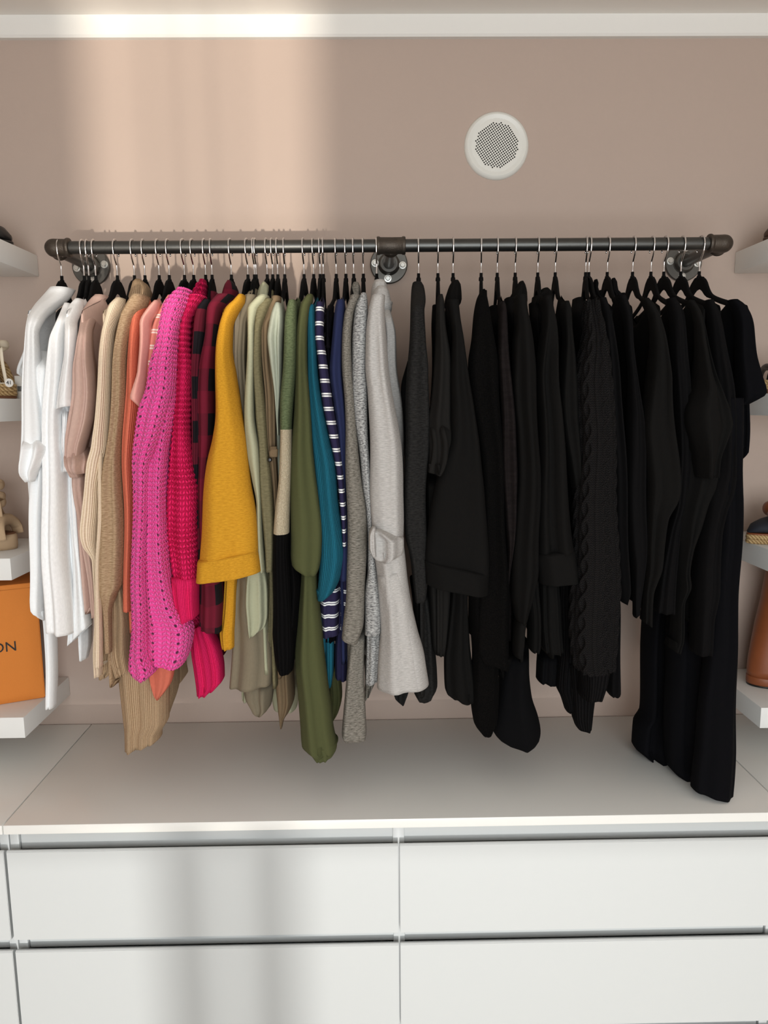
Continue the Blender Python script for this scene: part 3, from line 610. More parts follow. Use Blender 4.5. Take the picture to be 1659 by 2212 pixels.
garment(690, 'knit_cardigan', 'cardigan', 'teal ribbed knit cardigan with a full sleeve', 'teal', [
 ('sleeve', '660:669,681 672:665,681 718:664,683 794:666,688 870:669,698 946:672,711 1000:678,724 1030:682,728 1075:688,732 1149:692,741 1188:691,744 1233:688,738 1277:686,720 686,1293/704,1291', None, dict(Y=-.425, hd=.035, nf=1)),
 ('hem_panel', '1300:698,720 1390:700,724 1440:701,722 706,1482/716,1478', None, dict(Y=-.36, hd=.03))], 1380)
garment(697, 'striped_top', 'top', 'navy top with pairs of white stripes', 'navystr', [
 ('sleeve', '654:684,698 668:682,700 718:681,699 768:686,705 819:691,712 870:697,719 941:711,731 996:723,739 1047:730,744 1090:734,747 1134:738,748 1180:740,748', None, dict(Y=-.435, hd=.025, fa=.002, wob=0)),
 ('hem_panel', '1230:698,735 1270:690,733 1310:690,731 1345:693,730 695,1372/734,1364', None, dict(Y=-.385, hd=.03, nf=2, fa=.003)),
 ('hem_panel', '1355:695,730 1368:694,733 1378:698,728', 'navyblk', dict(Y=-.39, hd=.032, nf=3))], 1340)
garment(725, 'camisole', 'top', 'thin black camisole with narrow straps between the two navy tops', 'navyblk', [
 ('front_panel', '662:708,722 690:702,720 750:703,713 800:706,716 900:716,724', None, dict(Y=-.40, hd=.02, fa=.002)),
 ('strap', '672:706,711 700:704,709 735:704,709 752:703,714', None, dict(Y=-.425, hd=.008, fa=0))], 1280, bk=dict(drop=.03))
garment(746, 'jersey_top', 'top', 'plain navy blue long-sleeved top beside the grey wool sweater', 'navy', [
 ('sleeve', '650:728,745 664:724,746 700:720,744 743:717,742 806:713,741 870:719,744 946:729,748 1034:737,750 1140:738,751 1250:734,752', None, dict(Y=-.42, hd=.03, nf=1)),
 ('hem_panel', '1200:732,752 1254:730,753 1350:727,756 1400:725,757 725,1457/756,1460', 'navy2', dict(Y=-.36, hd=.035))], 1400)
garment(763, 'sweater', 'sweater', 'mid grey fluffy wool sweater with a very long sleeve', 'grey', [
 ('sleeve', '640:757,779 660:750,770 680:744,764 730:740,760 794:739,761 870:743,765 946:747,773 1030:748,782 1119:749,791 1209:750,792 1269:750,790 1298:748,789 1343:741,786 737,1374/771,1386', None, dict(Y=-.435, hd=.035, nf=.8, fa=.003)),
 ('collar', '612:763,775 618:759,778 634:757,780 652:756,778', None),
 ('hem_panel', '1340:757,788 1388:756,788 1462:750,788 1537:741,789 1582:737,790 740,1590/788,1594', None, dict(Y=-.40, hd=.03, nf=1)),
 ('hem_panel', '1420:785,806 1470:787,809 788,1507/800,1490', None, dict(Y=-.2, hd=.05))], 1430)
garment(784, 'knit_sweater', 'sweater', 'black and white heather knit sweater next to the light grey dress', 'heather', [
 ('sleeve', '635:780,792 650:772,794 667:767,795 743:760,792 800:759,790 832:760,793 895:766,795 971:776,797 1047:781,801 1101:790,804 1174:796,809 1231:795,814 1260:790,817 1289:787,820 1340:787,823 787,1367/823,1362', None, dict(Y=-.43, hd=.03, nf=.8, fa=.003)),
 ('front_panel', '1320:790,822 1380:790,822 1434:790,819 790,1474/818,1463', None, dict(Y=-.40, hd=.03, fa=.003))], 1430)
garment(813, 'cowl_neck_dress', 'dress', 'light grey melange dress with cowl neck and knotted waist', 'lgrey', [
 ('sleeve', '640:803,832 672:795,830 730:789,834 794:790,841 844:795,848 920:797,860 984:798,868 1047:799,872 1116:803,874 805,1146/872,1160', None, dict(Y=-.44, hd=.045, nf=1.2, fa=.007)),
 ('front_panel', '655:822,838 690:824,848 723:826,855 794:828,859 882:834,870 960:840,872 1080:842,874', None, dict(Y=-.33, hd=.06)),
 ('collar', '608:808,832 614:805,836 632:803,838 648:802,838 660:804,836', None, dict(Y=-.27, hd=.05, fa=.001)),
 ('collar', '622:812,836 630:806,839 645:801,842 658:799,845 668:803,846 676:815,844', None, dict(Y=-.285, hd=.06, fa=.001)),
 ('waist_knot', '1140:805,826 1150:798,850 1162:796,871 1178:796,871 1193:800,868 1204:808,852 1210:818,834', None, dict(Y=-.465, hd=.04, fa=.010, nf=1.6, step=2.5)),
 ('waist_knot', '1138:803,812 1155:797,812 1180:796,812 1200:803,812', None, dict(Y=-.485, hd=.03, fa=.006, step=3)),
 ('skirt', '1150:808,868 1179:806,872 1237:813,879 1289:818,888 1333:821,897 1362:822,903 1405:819,914 1440:816,919 813,1482/925,1473', None, dict(Y=-.435, hd=.05, nf=1.5, fa=.006, seed=1)),
 ('pocket', '814,1239/869,1223 815,1248/872,1234 819,1289/884,1285 822,1333/892,1329 823,1362/898,1358 820,1405/908,1400 817,1440/913,1436 814,1481/919,1474', None, dict(Y=-.4385, hd=.05, fa=.006, seed=1, nf=1.5))], 1440)
# --- charcoals and blacks
garment(904, 'wool_coat', 'coat', 'charcoal boiled-wool coat right of the gap on the rail', 'char', [
 ('sleeve', '612:891,911 622:889,916 650:887,919 672:886,916 743:884,920 794:881,926 870:876,927 971:874,925 1060:874,921 1145:874,922 1203:884,923 1260:891,922 1290:896,920 897,1297/918,1296', None, dict(Y=-.42, hd=.04, nf=1, Ytop=-.26, tl=60)),
 ('front_panel', '780:880,892 839:866,890 882:869,888 980:874,886 1150:876,890', 'blk2', dict(Y=-.34, hd=.04)),
 ('hem_panel', '1250:885,926 1300:890,930 1405:893,941 1445:892,945 1475:892,946 1492:894,940 1508:902,920', None, dict(Y=-.33, hd=.05, nf=2)),
 ('hem_panel', '1440:850,890 1488:850,884 1500:852,880 1519:868,874', None, dict(Y=-.17, hd=.04))], 1470)
garment(946, 't_shirt', 'T-shirt', 'dark charcoal T-shirt with a bunched rolled sleeve', 'chart', [
 ('sleeve', '638:946,956 655:943,960 705:941,963 781:936,972 870:931,975 905:926,976 940:925,980 971:926,983 996:924,982 921,1018/970,1028', None, dict(Y=-.43, hd=.03, nf=1.3)),
 ('cuff', '900:926,965 925:928,976 960:932,984 990:930,984 1012:926,978 925,1020/966,1030', None, dict(Y=-.45, hd=.022, fa=.01, nf=2, Ytop=-.40, tl=34)),
 ('front_panel', '660:934,944 720:932,944 800:932,942 880:930,942', 'blk2', dict(Y=-.30, hd=.04)),
 ('hem_panel', '1010:918,946 1100:920,946 1200:922,960 1266:923,972 1300:925,970 1390:932,965 938,1406/963,1410', None, dict(Y=-.36, hd=.04))], 1380)
garment(979, 'cowl_neck_dress', 'dress', 'black cowl-necked jersey dress with broad turned-up sleeve cuff', 'blk', [
 ('sleeve', '650:965,990 690:972,994 730:976,1000 768:974,1005 820:973,1014 870:975,1023 946:970,1032 1000:952,1037 1058:937,1045 1145:925,1053 1203:917,1055 917,1212/1054,1242', None, dict(Y=-.445, hd=.04, nf=1)),
 ('cuff', '916,1207/1054,1236 916,1212/1055,1241 917,1235/1053,1262 918,1258/1051,1282', None, dict(Y=-.445, hd=.048, fa=.003, n=56, step=3)),
 ('collar', '608:976,990 614:972,994 632:966,997 650:962,998 660:962,994 672:966,982', None, dict(Y=-.27, hd=.05, fa=.004)),
 ('front_panel', '650:962,980 720:964,982 800:969,984', None, dict(Y=-.33, hd=.05)),
 ('hem_panel', '1200:972,1008 1269:973,1008 1376:966,1015 1420:960,1019 1470:959,1025 960,1490/1027,1500 975,1503/1028,1508', None, dict(Y=-.38, hd=.04))], 1440)
garment(1040, 'boucle_cardigan', 'cardigan', 'black boucle-knit cardigan with shaggy hem', 'bouc', [
 ('sleeve', '630:1037,1049 645:1030,1052 680:1023,1058 730:1018,1066 786:1011,1075 857:1018,1079 946:1031,1084 1034:1040,1088 1120:1046,1091 1210:1046,1095 1300:1030,1099 1388:1030,1100 1430:1045,1100 1070,1434/1099,1440', None, dict(Y=-.42, hd=.035, nf=1.3)),
 ('collar', '626:1041,1047 634:1038,1050 650:1036,1052', None),
 ('front_panel', '1200:1015,1075 1283:1011,1075 1340:1015,1076 1418:1022,1078 1470:1018,1078 1507:1016,1076 1561:1022,1071 1582:1040,1056', None, dict(Y=-.40, hd=.035, nf=2))], 1430)
garment(1075, 'blouse', 'blouse', 'black faux-suede blouse with a narrow hanging tie', 'suede', [
 ('sleeve', '652:1080,1089 665:1077,1093 743:1077,1098 844:1079,1105 920:1083,1112 1022:1086,1118 1080:1088,1115 1134:1090,1112 1180:1094,1108 1224:1097,1104 1262:1098,1101', None, dict(Y=-.435, hd=.025, nf=1)),
 ('front_panel', '662:1057,1076 700:1058,1078 750:1066,1080 850:1074,1084', 'blk2', dict(Y=-.30, hd=.05))], 1360)
garment(1114, 'shirt', 'shirt', 'black shirt with gathered buttoned cuff and long rounded tail', 'blk', [
 ('sleeve', '640:1110,1136 665:1112,1138 705:1112,1145 743:1107,1150 806:1107,1156 870:1111,1159 946:1116,1161 1030:1116,1165 1090:1114,1166 1149:1111,1164 1224:1105,1162 1283:1103,1150 1320:1108,1140 1342:1114,1136', None, dict(Y=-.44, hd=.04, nf=1.2, fa=.008)),
 ('cuff', '1338:1113,1137 1346:1112,1136 1380:1109,1133 1107,1412/1128,1416', None, dict(Y=-.44, hd=.032, fa=.002)),
 ('collar', '609:1121,1130 616:1117,1134 634:1106,1138 650:1098,1138 668:1098,1134', None, dict(Y=-.25, hd=.05)),
 ('front_panel', '645:1090,1112 690:1094,1116 770:1104,1118', 'blk2', dict(Y=-.31, hd=.05)),
 ('front_panel', '1180:1130,1163 1254:1132,1163 1340:1138,1166 1390:1138,1166 1140,1400/1163,1404', None, dict(Y=-.40, hd=.03)),
 ('hem_panel', '1380:1096,1140 1440:1084,1142 1500:1076,1149 1545:1068,1162 1572:1062,1166 1588:1070,1164 1598:1084,1158 1607:1110,1142', 'blk3', dict(Y=-.36, hd=.045, nf=1.2, fa=.003))], 1400)
garment(1163, 'tunic', 'tunic', 'black tunic with a stiff turned-up cuff, right of the gathered-cuff shirt', 'blk', [
 ('sleeve', '642:1168,1190 667:1172,1194 705:1170,1200 743:1164,1202 819:1158,1204 895:1160,1210 946:1161,1214 996:1162,1219 1075:1161,1226 1134:1159,1230 1179:1158,1235 1157,1198/1238,1186', None, dict(Y=-.435, hd=.04, nf=1.4, fa=.009)),
 ('cuff', '1157,1193/1239,1183 1156,1200/1241,1189 1160,1230/1247,1220 1163,1257/1250,1250', None, dict(Y=-.435, hd=.048, fa=.002, n=56, step=3)),
 ('collar', '624:1170,1183 632:1164,1189 646:1150,1192 662:1144,1192', None, dict(Y=-.25, hd=.05)),
 ('front_panel', '655:1143,1166 720:1150,1170 800:1158,1172', 'blk2', dict(Y=-.31, hd=.05)),
 ('hem_panel', '1220:1162,1206 1256:1163,1206 1300:1165,1211 1360:1167,1214 1170,1402/1216,1404', None, dict(Y=-.39, hd=.035, nf=3)),
 ('hem_panel', '1380:1162,1204 1440:1158,1205 1158,1465/1204,1474', 'blk3', dict(Y=-.34, hd=.035))], 1390)
garment(1201, 'jersey_top', 'top', 'black top with three-quarter sleeve, left of the cable-knit sweater', 'blk', [
 ('sleeve', '652:1214,1228 672:1211,1233 718:1215,1235 794:1209,1242 844:1208,1248 895:1210,1250 946:1215,1252 996:1222,1253 1234,1056/1253,1047', None, dict(Y=-.43, hd=.035, nf=1.1)),
 ('front_panel', '660:1205,1222 720:1206,1226 800:1208,1226', 'blk2', dict(Y=-.32, hd=.05))], 1340)
garment(1267, 'cable_sweater', 'sweater', 'black cable-knit sweater with deep ribbed cuffs', 'cab', [
 ('sleeve', '650:1272,1284 672:1268,1288 718:1268,1298 756:1261,1305 806:1252,1311 844:1249,1315 946:1252,1318 1030:1249,1321 1119:1245,1323 1149:1244,1324 1239:1239,1328 1269:1238,1330 1358:1237,1327 1400:1239,1323 1427:1242,1319 1442:1248,1317', None, dict(Y=-.44, hd=.045, nf=.8, fa=.004, n=170, step=2.2, relief=cable)),
 ('cuff', '1434:1247,1318 1445:1250,1316 1475:1252,1310 1252,1502/1301,1500', 'cabrib', dict(Y=-.44, hd=.04, fa=.003)),
 ('front_panel', '645:1238,1258 680:1236,1262 760:1238,1264 840:1246,1262', 'blk2', dict(Y=-.30, hd=.05)),
 ('front_panel', '1220:1206,1240 1255:1206,1242 1300:1204,1243 1400:1206,1240 1480:1202,1240 1505:1212,1240 1532:1220,1238', 'cabrib', dict(Y=-.37, hd=.03, nf=2)),
 ('cuff', '1430:1226,1290 1500:1232,1285 1540:1233,1279 1567:1240,1275', 'cabrib', dict(Y=-.385, hd=.035, fa=.003)),
 ('hem_panel', '1240:1318,1330 1300:1316,1337 1400:1314,1339 1485:1303,1338 1312,1499/1334,1497', 'blk2', dict(Y=-.36, hd=.04))], 1440)
garment(1274, 'frill_neck_top', 'top', 'black long-sleeved top with frilled collar, touching the cable-knit sweater', 'blk2', [
 ('sleeve', '645:1290,1308 684:1300,1320 739:1304,1328 822:1311,1337 960:1318,1348 1033:1321,1350 1167:1325,1355 1268:1329,1358 1337,1298/1352,1304', None, dict(Y=-.41, hd=.03, nf=1.2)),
 ('collar', '604:1284,1290 612:1281,1292 622:1280,1291 634:1280,1295 650:1284,1304', None, dict(fa=.006, Y=-.235, hd=.045))], 1260)
garment(1314, 'frill_neck_top', 'top', 'black long-sleeved top with frilled collar, beside the one with the narrow strap seam', 'blk2', [
 ('sleeve', '640:1330,1350 660:1338,1358 690:1346,1364 739:1351,1367 822:1358,1378 933:1352,1388 1033:1352,1391 1167:1355,1393 1234:1361,1388 1284:1366,1384 1370,1334/1381,1322', None, dict(Y=-.42, hd=.03, nf=1.2)),
 ('collar', '601:1322,1328 610:1318,1331 624:1317,1331 640:1320,1342 656:1326,1350', None, dict(fa=.006, Y=-.24, hd=.045))], 1280, hlabel='black velvet hanger sticking out of the frilled collar farther from the cable-knit sweater')
garment(1369, 'long_sleeve_top', 'top', 'black long-sleeved top with a sleeve that narrows to a cuff', 'blk', [
 ('sleeve', '645:1385,1400 660:1390,1412 690:1403,1426 739:1404,1436 794:1399,1441 877:1391,1449 933:1386,1456 1000:1390,1464 1050:1394,1467 1077:1393,1461 1117:1392,1438 1167:1391,1432 1217:1390,1427 1284:1387,1408 385,1340/1405,1352'.replace('385,1340', '1385,1340'), None, dict(Y=-.435, hd=.04, nf=1.5, fa=.008))], 1300, hlabel='first fully bare black velvet hanger right of the two frilled collars', bk=dict(neckw=1.9))
garment(1409, 'jersey_top', 'top', 'black jersey top fourth from the right end of the rail', 'blk2', [
 ('sleeve', '645:1440,1458 670:1444,1472 700:1448,1478 767:1450,1483 822:1452,1486 900:1456,1488 985:1464,1490 1080:1458,1482 1150:1438,1464 1240:1420,1456 1318:1410,1452', None, dict(Y=-.42, hd=.035))], 1290, hlabel='black velvet hanger fourth from the right end of the rail', bk=dict(neckw=1.9))
garment(1437, 'batwing_top', 'top', 'black batwing top with a wide folded-over sleeve', 'blk', [
 ('sleeve', '650:1480,1498 673:1494,1513 711:1502,1524 753:1502,1530 808:1497,1541 850:1488,1556 888:1478,1570 916:1480,1576 950:1488,1566 990:1495,1552 1030:1498,1547', None, dict(Y=-.45, hd=.045, nf=1.4, fa=.012)),
 ('front_panel', '900:1482,1545 1000:1470,1550 1050:1462,1540 1084:1455,1524 1134:1448,1508 1187:1450,1492 1234:1454,1488 1260:1454,1491 1301:1453,1478 1375:1448,1474 1437,1394/1464,1408', None, dict(Y=-.41, hd=.04, nf=2, fa=.009))], 1330, bk=dict(neckw=1.9))
garment(1474, 'tunic_shirt', 'top', 'long black top second from the right end of the rail', 'blk2', [
 ('sleeve', '648:1524,1540 690:1530,1556 750:1533,1566 850:1538,1580 950:1545,1586 1020:1535,1584 1060:1522,1578 1100:1515,1562 1151:1506,1552 1268:1498,1549 1334:1494,1535 1491,1409/1531,1406', None, dict(Y=-.415, hd=.035, nf=1.6))], 1360, hlabel='black velvet hanger second from the right end, hanging before the wall flange', bk=dict(neckw=1.9))
garment(1514, 'maxi_dress', 'dress', 'long black maxi dress with short sleeves, rightmost on the rail', 'dress', [
 ('sleeve', '648:1572,1592 662:1580,1608 692:1590,1621 711:1592,1624 767:1590,1628 810:1588,1636 1586,862/1644,846 1590,878/1612,872', None, dict(Y=-.40, hd=.045, nf=1.2)),
 ('sleeve', '820:1588,1618 877:1586,1613 930:1586,1614 974:1588,1613 990:1592,1604', None, dict(Y=-.38, hd=.04, fa=.01)),
 ('skirt', '860:1545,1602 1000:1545,1603 1167:1540,1601 1301:1530,1595 1468:1515,1592 1602:1502,1590 1680:1492,1586 1491,1700/1583,1720', None, dict(Y=-.41, hd=.035, nf=1.5, fa=.008)),
 ('skirt', '900:1500,1560 1200:1470,1560 1355:1442,1545 1468:1438,1540 1602:1436,1535 1440,1655/1520,1670 1460,1672/1510,1680', None, dict(Y=-.31, hd=.05, nf=2.2, fa=.010)),
 ('skirt', '900:1450,1520 1200:1400,1500 1355:1388,1480 1468:1385,1475 1535:1382,1470 1562:1368,1465 1609:1366,1460 1385,1626/1440,1634', None, dict(Y=-.22, hd=.05, nf=2.2, fa=.010))], 1500, bk=dict(neckw=1.9))
# ------------------------------------------------------------------ button on the brown tunic
tn = [o for o in bpy.data.objects if o.name.startswith('tunic') and 'brown taupe' in o.get('label', '')][0]
lathe('button', [(.0001, .006), (.0028, .0055), (.0045, .003), (.0045, 0)], at(583, 993, -.452), (0, -1, 0), surf('dark_button', (30, 26, 24), .3), tn, 20)
# ------------------------------------------------------------------ things on the shelves
def onz(x, y, z):
    d = fw*FPX + r2*(x-W/2) - u2*(y-H/2); return CAM + d*(z-CAM[2])/d[2]
def jute(name):
    t = NT(name); co = obj_co(t)
    x = t.n('ShaderNodeSeparateXYZ'); t.put(x.inputs[0], co)
    s_ = t.math('SINE', t.math('MULTIPLY_ADD', x.outputs[0], 900, t.math('MULTIPLY', x.outputs[2], 700))); f = t.math('MULTIPLY_ADD', s_, .3, t.noise(co, 400, 3))
    t.put(t.b.inputs['Base Color'], t.mix(t.ramp(f, .1, .9), (*lin((138, 104, 62)), 1), (*lin((212, 182, 132)), 1))); t.b.inputs['Roughness'].default_value = .9; t.bump(f, .6, .003); return t.m
M_jute = jute('jute_rope'); M_cream = surf('cream_leather', (226, 214, 192), .6, bump=.1); M_tan = surf('tan_suede', (188, 160, 128), .85, bump=.2, scale=600, var=.12, vscale=40)
M_shoeblk = surf('black_leather', (28, 26, 25), .35); M_navysh = surf('navy_canvas', (34, 36, 46), .8, bump=.2, scale=700); M_brown = surf('brown_leather', (142, 78, 44), .42, var=.3, vscale=25, bump=.08)
M_cork = surf('brown_insole', (120, 78, 50), .7, var=.2); M_paper = surf('white_card', (225, 222, 216), .7); M_ink = surf('black_ink', (30, 26, 24), .7)
M_orange = surf('orange_card', (216, 128, 44), .75, bump=.2, scale=260, var=.06); M_gold = surf('buckle_metal', (190, 170, 130), .3, metal=.9)
def sole(name, x0, x1, yc, hw, z0, z1, mat, parent, rows=1, flare=.0):
    """rounded sole running along the shelf, built in stacked rope rows"""
    out = []
    L = x1-x0; n = 40
    for r in range(rows):
        a, b = z0+(z1-z0)*r/rows, z0+(z1-z0)*(r+1)/rows; P = []
        for zz, sc in ((a, .93), (a+(b-a)*.2, .99), ((a+b)/2, 1), (b-(b-a)*.2, .99), (b, .93)):
            t = np.linspace(0, 2*np.pi, n, endpoint=False)
            px = (x0+x1)/2+L/2*np.sign(np.cos(t))*np.abs(np.cos(t))**.7*(1-(1-sc)*.25); py = yc+hw*np.sin(t)*np.where(np.cos(t)*np.sign(L) < 0, .8, 1)*sc
            P.append(np.stack([px, py, np.full(n, zz)], 1))
        out.append(link(name, grid_mesh(name, np.array(P)), mat, parent))
    return out
def strap(name, pts, w, th, mat, parent, axis=(1, 0, 0)): return tube(name, pts, w, mat, parent, 10, flat=(axis, th/w), res=5)
# left, second shelf: cream espadrille wedge sandal
z = SH[1]; xr = at(36, 850, -.13)[0]
e = empty('espadrille_sandal', (xr-.1, -.13, z)); tag(e, 'cream espadrille wedge sandal with ankle strap on the left shelf', 'shoe', 'shoes on the shelves')
sole('outsole', xr-.24, xr-.002, -.13, .040, z+.0005, z+.007, M_cork, e)
sole('rope_sole', xr-.24, xr, -.13, .040, z+.007, z+.034, M_jute, e, 3)
sole('insole', xr-.236, xr-.004, -.13, .037, z+.034, z+.037, M_cream, e)
for dx, w in ((-.045, .016), (-.075, .014)):
    x = xr+dx; strap('vamp_strap', [(x+.01, -.171, z+.030), (x+.005, -.172, z+.05), (x, -.155, z+.078), (x, -.13, z+.084), (x, -.10, z+.074), (x+.005, -.09, z+.05), (x+.01, -.09, z+.03)], w, .005, M_jute if dx > -.05 else M_cream, e, (0, 0, 1) if False else (0, 1, 0))
an = [(xr-.055+.038*math.cos(a), -.13+.036*math.sin(a), z+.113+.012*math.cos(a)) for a in np.linspace(0, 2*math.pi, 12, endpoint=False)]
ak = tube('ankle_strap', an, .0085, M_cream, e, 10, flat=((1, 0, 0), .5), closed=True)
bm = bmesh.new(); bx_, bz_ = xr-.020, z+.124
for a0, a1, c0, c1 in ((-.009, -.006, -.011, .011), (.006, .009, -.011, .011), (-.009, .009, -.011, -.008), (-.009, .009, .008, .011)): bbox(bm, bx_+a0, bx_+a1, -.170, -.166, bz_+c0, bz_+c1)
bm_obj('buckle', bm, M_gold, ak)
strap('heel_strap', [(xr-.018, -.15, z+.116), (xr-.016, -.152, z+.08), (xr-.012, -.15, z+.036)], .004, .002, M_cream, e, (0, 1, 0))
# its paper size tag and the box label behind it
d0 = at(20, 827, -.178); tgd = lathe('size_tag', [(.0095, 0), (.0095, .001)], d0, (0, -1, 0), M_paper, None, 28); tag(tgd, 'round white paper size tag reading 41 on the espadrille sandal', 'tag')
def text(body_, size, loc, rot, mat, parent, name, ext=.0003):
    c = bpy.data.curves.new(name, 'FONT'); c.body = body_; c.size = size; c.extrude = ext; c.align_x = 'RIGHT' if name == 'lettering' else 'CENTER'; c.align_y = 'CENTER'; c.resolution_u = 3
    o = bpy.data.objects.new(name+'_curve', c); COL.objects.link(o); o.rotation_euler = rot
    bpy.context.view_layer.update(); me = bpy.data.meshes.new_from_object(o.evaluated_get(bpy.context.evaluated_depsgraph_get())); R_ = o.matrix_world.copy()
    bpy.data.objects.remove(o); me.transform(R_); me.transform(Matrix.Translation(Vector(loc))); me.name = name
    return link(name, me, mat, parent)
tgd.location = (0, 0, 0)
text('41', .012, (d0[0], d0[1]-.0015, d0[2]), (math.pi/2, 0, 0), M_ink, tgd, 'number')
cl = at(33, 812, -.10); cr_ = at(56, 812, -.10); zc = cl[2]
cd_ = empty('box_label', (cl[0], -.10, z)); tag(cd_, 'white barcode label card standing behind the espadrille sandal', 'label')
box('card', cl[0], cr_[0]+.012, -.105, -.100, z, zc, M_paper, cd_, .0004)
bm = bmesh.new(); xx = cl[0]+.006
for w in (.0008, .0004, .0011, .0005, .0009, .0004, .0007, .0012, .0005):
    bbox(bm, xx, xx+w, -.1058, -.1051, zc-.036, zc-.024); xx += w+.0007
bm_obj('barcode', bm, M_ink, cd_)
# left, third shelf: tan platform sandal with ankle ties
z = SH[2]; xr = at(37, 1170, -.14)[0]
e = empty('platform_sandal', (xr-.1, -.14, z)); tag(e, 'tan suede platform sandal with wrapped ankle straps on the left shelf', 'shoe', 'shoes on the shelves')
sole('platform', xr-.24, xr, -.14, .042, z+.0005, z+.036, M_tan, e)
sole('insole', xr-.238, xr-.003, -.14, .040, z+.036, z+.039, M_cork, e)
for x, h, w in ((xr-.020, .070, .014), (xr-.052, .092, .016)):
    strap('toe_strap', [(x+.004, -.183, z+.028), (x+.002, -.184, z+.05), (x-.004, -.165, z+h-.004), (x-.006, -.14, z+h), (x-.004, -.115, z+h-.004), (x, -.098, z+.05), (x+.004, -.098, z+.03)], w, .004, M_tan, e, (0, 1, 0))
for k, (zz, tl_) in enumerate(((.108, .25), (.128, -.3), (.150, .2))):
    an = [(xr-.062+.036*math.cos(a), -.14+.034*math.sin(a), z+zz+.014*tl_*4*math.sin(a)*.5) for a in np.linspace(0, 2*math.pi, 12, endpoint=False)]
    tube('ankle_strap', an, .0085, M_tan, e, 10, flat=((1, 0, 0), .4), closed=True)
strap('heel_counter', [(xr-.035, -.155, z+.036), (xr-.030, -.16, z+.08), (xr-.038, -.158, z+.15)], .012, .003, M_tan, e, (0, 1, 0))
# left, top shelf: black shoe
z = SH[0]; xr = at(27, 512, -.12)[0]
e = empty('black_shoe', (xr-.1, -.12, z)); tag(e, 'black leather shoe at the edge of the topmost left shelf', 'shoe', 'shoes on the shelves')
sole('sole', xr-.25, xr, -.12, .038, z+.0005, z+.008, M_shoeblk, e)
P = []
for s_, hgt in np.stack([np.linspace(0, 1, 16), np.interp(np.linspace(0, 1, 16), [0, .08, .25, .5, .8, 1], [.012, .034, .045, .047, .06, .06])], 1):
    x = xr-.003-.24*s_; w = .036*min(1, (s_*6+.02)**.5); t = np.linspace(0, 2*np.pi, 24, endpoint=False)
    P.append(np.stack([np.full(24, x), -.12+w*np.cos(t), z+.008+hgt/2+hgt/2*np.sin(t)], 1))
link('upper', grid_mesh('upper', np.array(P)), M_shoeblk, e)
# left, lowest shelf: orange box with dark lettering
z = SH[3]; p0 = onz(0, 1523, z); p1 = onz(98, 1507, z); hb = at(64, 1262, p1[1]-.02)[2]-z
d = (p1-p0); d /= np.linalg.norm(d); nrm_ = np.array([-d[1], d[0], 0]); Lb = .36
e = empty('gift_box', (p1[0]-.18, p1[1]+.06, z)); tag(e, 'orange cardboard box with dark lettering on the lowest left shelf', 'box')
A = p1; B_ = p1-d*Lb; dep = min(.13, (-.012-max(A[1], B_[1])))
def prism(name, q, z0, z1, mat, parent, bev=.002):
    bm = bmesh.new(); lo = [bm.verts.new((p[0], p[1], z0)) for p in q]; hi = [bm.verts.new((p[0], p[1], z1)) for p in q]
    bm.faces.new(lo); bm.faces.new(hi)
    for i in range(len(q)): j = (i+1) % len(q); bm.faces.new((lo[i], lo[j], hi[j], hi[i]))
    bmesh.ops.recalc_face_normals(bm, faces=bm.faces); bmesh.ops.bevel(bm, geom=bm.edges[:], offset=bev, segments=2, affect='EDGES'); return bm_obj(name, bm, mat, parent, angle=35)
prism('box_body', [A, B_, B_+nrm_*dep, A+nrm_*dep], z+.0005, z+hb-.001, M_orange, e)
prism('lid_edge', [A-nrm_*.001+d*.001, B_-nrm_*.001-d*.001, B_+nrm_*(dep+.001)-d*.001, A+nrm_*(dep+.001)+d*.001], z+hb-.012, z+hb, M_orange, e, .001)
ta = at(37, 1395, p1[1]-.02); k = ((ta-p1) @ d); tl = p1+d*k-nrm_*.001; 
text('ON', .034, (tl[0], tl[1], at(20, 1396, tl[1])[2]), (math.pi/2, 0, math.atan2(d[1], d[0])), M_ink, e, 'lettering')
# right, top shelf: dark brown shoe heel
z = SH[0]-.004; xl = at(1650, 500, -.12)[0]
e = empty('brown_shoe', (xl+.1, -.12, z)); tag(e, 'dark brown shoe at the edge of the topmost right shelf', 'shoe', 'shoes on the shelves')
M_dbrown = surf('dark_brown_leather', (70, 48, 36), .5)
sole('sole', xl, xl+.25, -.12, .036, z+.0005, z+.01, M_dbrown, e)
P = [p*np.array([-1, 1, 1]) for p in P]; off = xl-P[0][0][0]+.003
P = [p+np.array([off, 0, -.003]) for p in P]
link('upper', grid_mesh('upper', np.array(P)), M_dbrown, e)
# right, second shelf: black sandal with rope sole
z = SH[1]-.004; xl = at(1640, 845, -.13)[0]
e = empty('espadrille_sandal', (xl+.1, -.13, z)); tag(e, 'black strappy espadrille with rope sole on the right shelf', 'shoe', 'shoes on the shelves')
sole('outsole', xl+.002, xl+.24, -.13, .040, z+.0005, z+.010, M_cork, e)
sole('rope_sole', xl, xl+.24, -.13, .041, z+.010, z+.032, M_jute, e, 2)
for dx in (.02, .045, .07): x = xl+dx; strap('strap', [(x, -.172, z+.028), (x-.004, -.165, z+.05), (x-.006, -.13, z+.058+dx*.2), (x, -.095, z+.05), (x, -.088, z+.03)], .008, .003, M_shoeblk, e, (0, 1, 0))
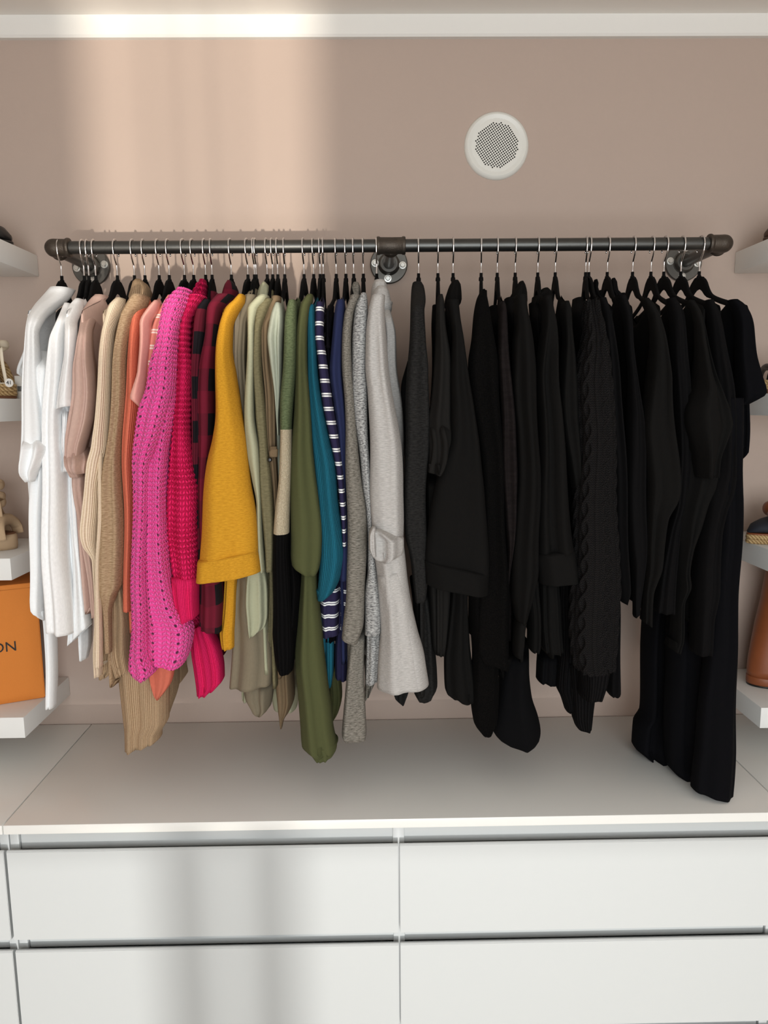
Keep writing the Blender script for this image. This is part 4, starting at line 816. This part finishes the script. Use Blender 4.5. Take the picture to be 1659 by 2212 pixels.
# right, third shelf: navy slip-on with rope sole and brown tab
z = SH[2]-.004; xl = at(1612, 1155, -.16)[0]
e = empty('slip_on_espadrille', (xl+.1, -.16, z)); tag(e, 'navy canvas slip-on with rope sole and brown leather tab on the right shelf', 'shoe', 'shoes on the shelves')
sole('rope_sole', xl, xl+.25, -.16, .042, z+.0005, z+.022, M_jute, e, 2)
sole('welt', xl+.001, xl+.248, -.16, .0405, z+.022, z+.0255, M_brown, e)
P = []
for s_, hgt in np.stack([np.linspace(0, 1, 18), np.interp(np.linspace(0, 1, 18), [0, .05, .2, .5, 1], [.006, .022, .036, .05, .06])], 1):
    x = xl+.004+.23*s_; w = .0385*min(1, (s_*5+.03)**.5); t = np.linspace(0, 2*np.pi, 24, endpoint=False)
    P.append(np.stack([np.full(24, x), -.16+w*np.cos(t), z+.0255+hgt/2+hgt/2*np.sin(t)], 1))
link('upper', grid_mesh('upper', np.array(P)), M_navysh, e)
strap('leather_tab', [(xl+.048, -.200, z+.03), (xl+.046, -.197, z+.05), (xl+.05, -.18, z+.066), (xl+.055, -.16, z+.07)], .009, .003, M_brown, e, (0, 1, 0))
c = at(1668, 1098, -.10); o = lathe('leather_shoe_tongue', [(.0001, .02), (.012, .018), (.019, .008), (.02, 0), (.019, -.01), (.0001, -.014)], c, (0, -1, .2), M_brown, e, 24)
# right, lowest shelf: brown leather boot
z = SH[3]-.004; b0 = onz(1625, 1489, z); yb = b0[1]+.035
e = empty('ankle_boot', (b0[0]+.1, yb, z)); tag(e, 'brown leather platform ankle boot on the lowest right shelf', 'shoe', 'shoes on the shelves')
zr = lambda y: at(1640, y, yb)[2]
def bootrow(y, x, w=.23, hw=.045):
    a = at(x, y, yb); t = np.linspace(0, 2*np.pi, 40, endpoint=False)
    return np.stack([a[0]+w/2+w/2*np.sign(np.cos(t))*np.abs(np.cos(t))**.8, yb+hw*np.sin(t), np.full(40, a[2])], 1)
up_ = [bootrow(y, x, w, h) for y, x, w, h in ((1228, 1661, .10, .046), (1245, 1657, .106, .047), (1300, 1646, .118, .046), (1350, 1633, .14, .046), (1390, 1624, .18, .046), (1420, 1618, .215, .047), (1445, 1615, .23, .047), (1458, 1615, .235, .047))]
link('upper', grid_mesh('upper', np.array(up_[::-1])), M_brown, e)
zb = up_[-1][0][2]
def slab(name, z0, z1, grow):
    P = [np.column_stack([up_[-1][:, 0]+grow*np.cos(np.linspace(0, 2*np.pi, 40, endpoint=False))*s_, up_[-1][:, 1]+(up_[-1][:, 1]-yb)*.03*s_, np.full(40, q)]) for q, s_ in ((z0, .2), (z0+.003, .8), ((z0+z1)/2, 1), (z1-.002, 1), (z1, .6))]
    link(name, grid_mesh(name, np.array(P)), M_brown, e)
slab('platform', z+.005, zb+.001, .0015)
P = [np.column_stack([up_[-1][:, 0], up_[-1][:, 1], np.full(40, q)]) for q in (z+.0005, z+.005)]
link('sole', grid_mesh('sole', np.array(P)), M_shoeblk, e)
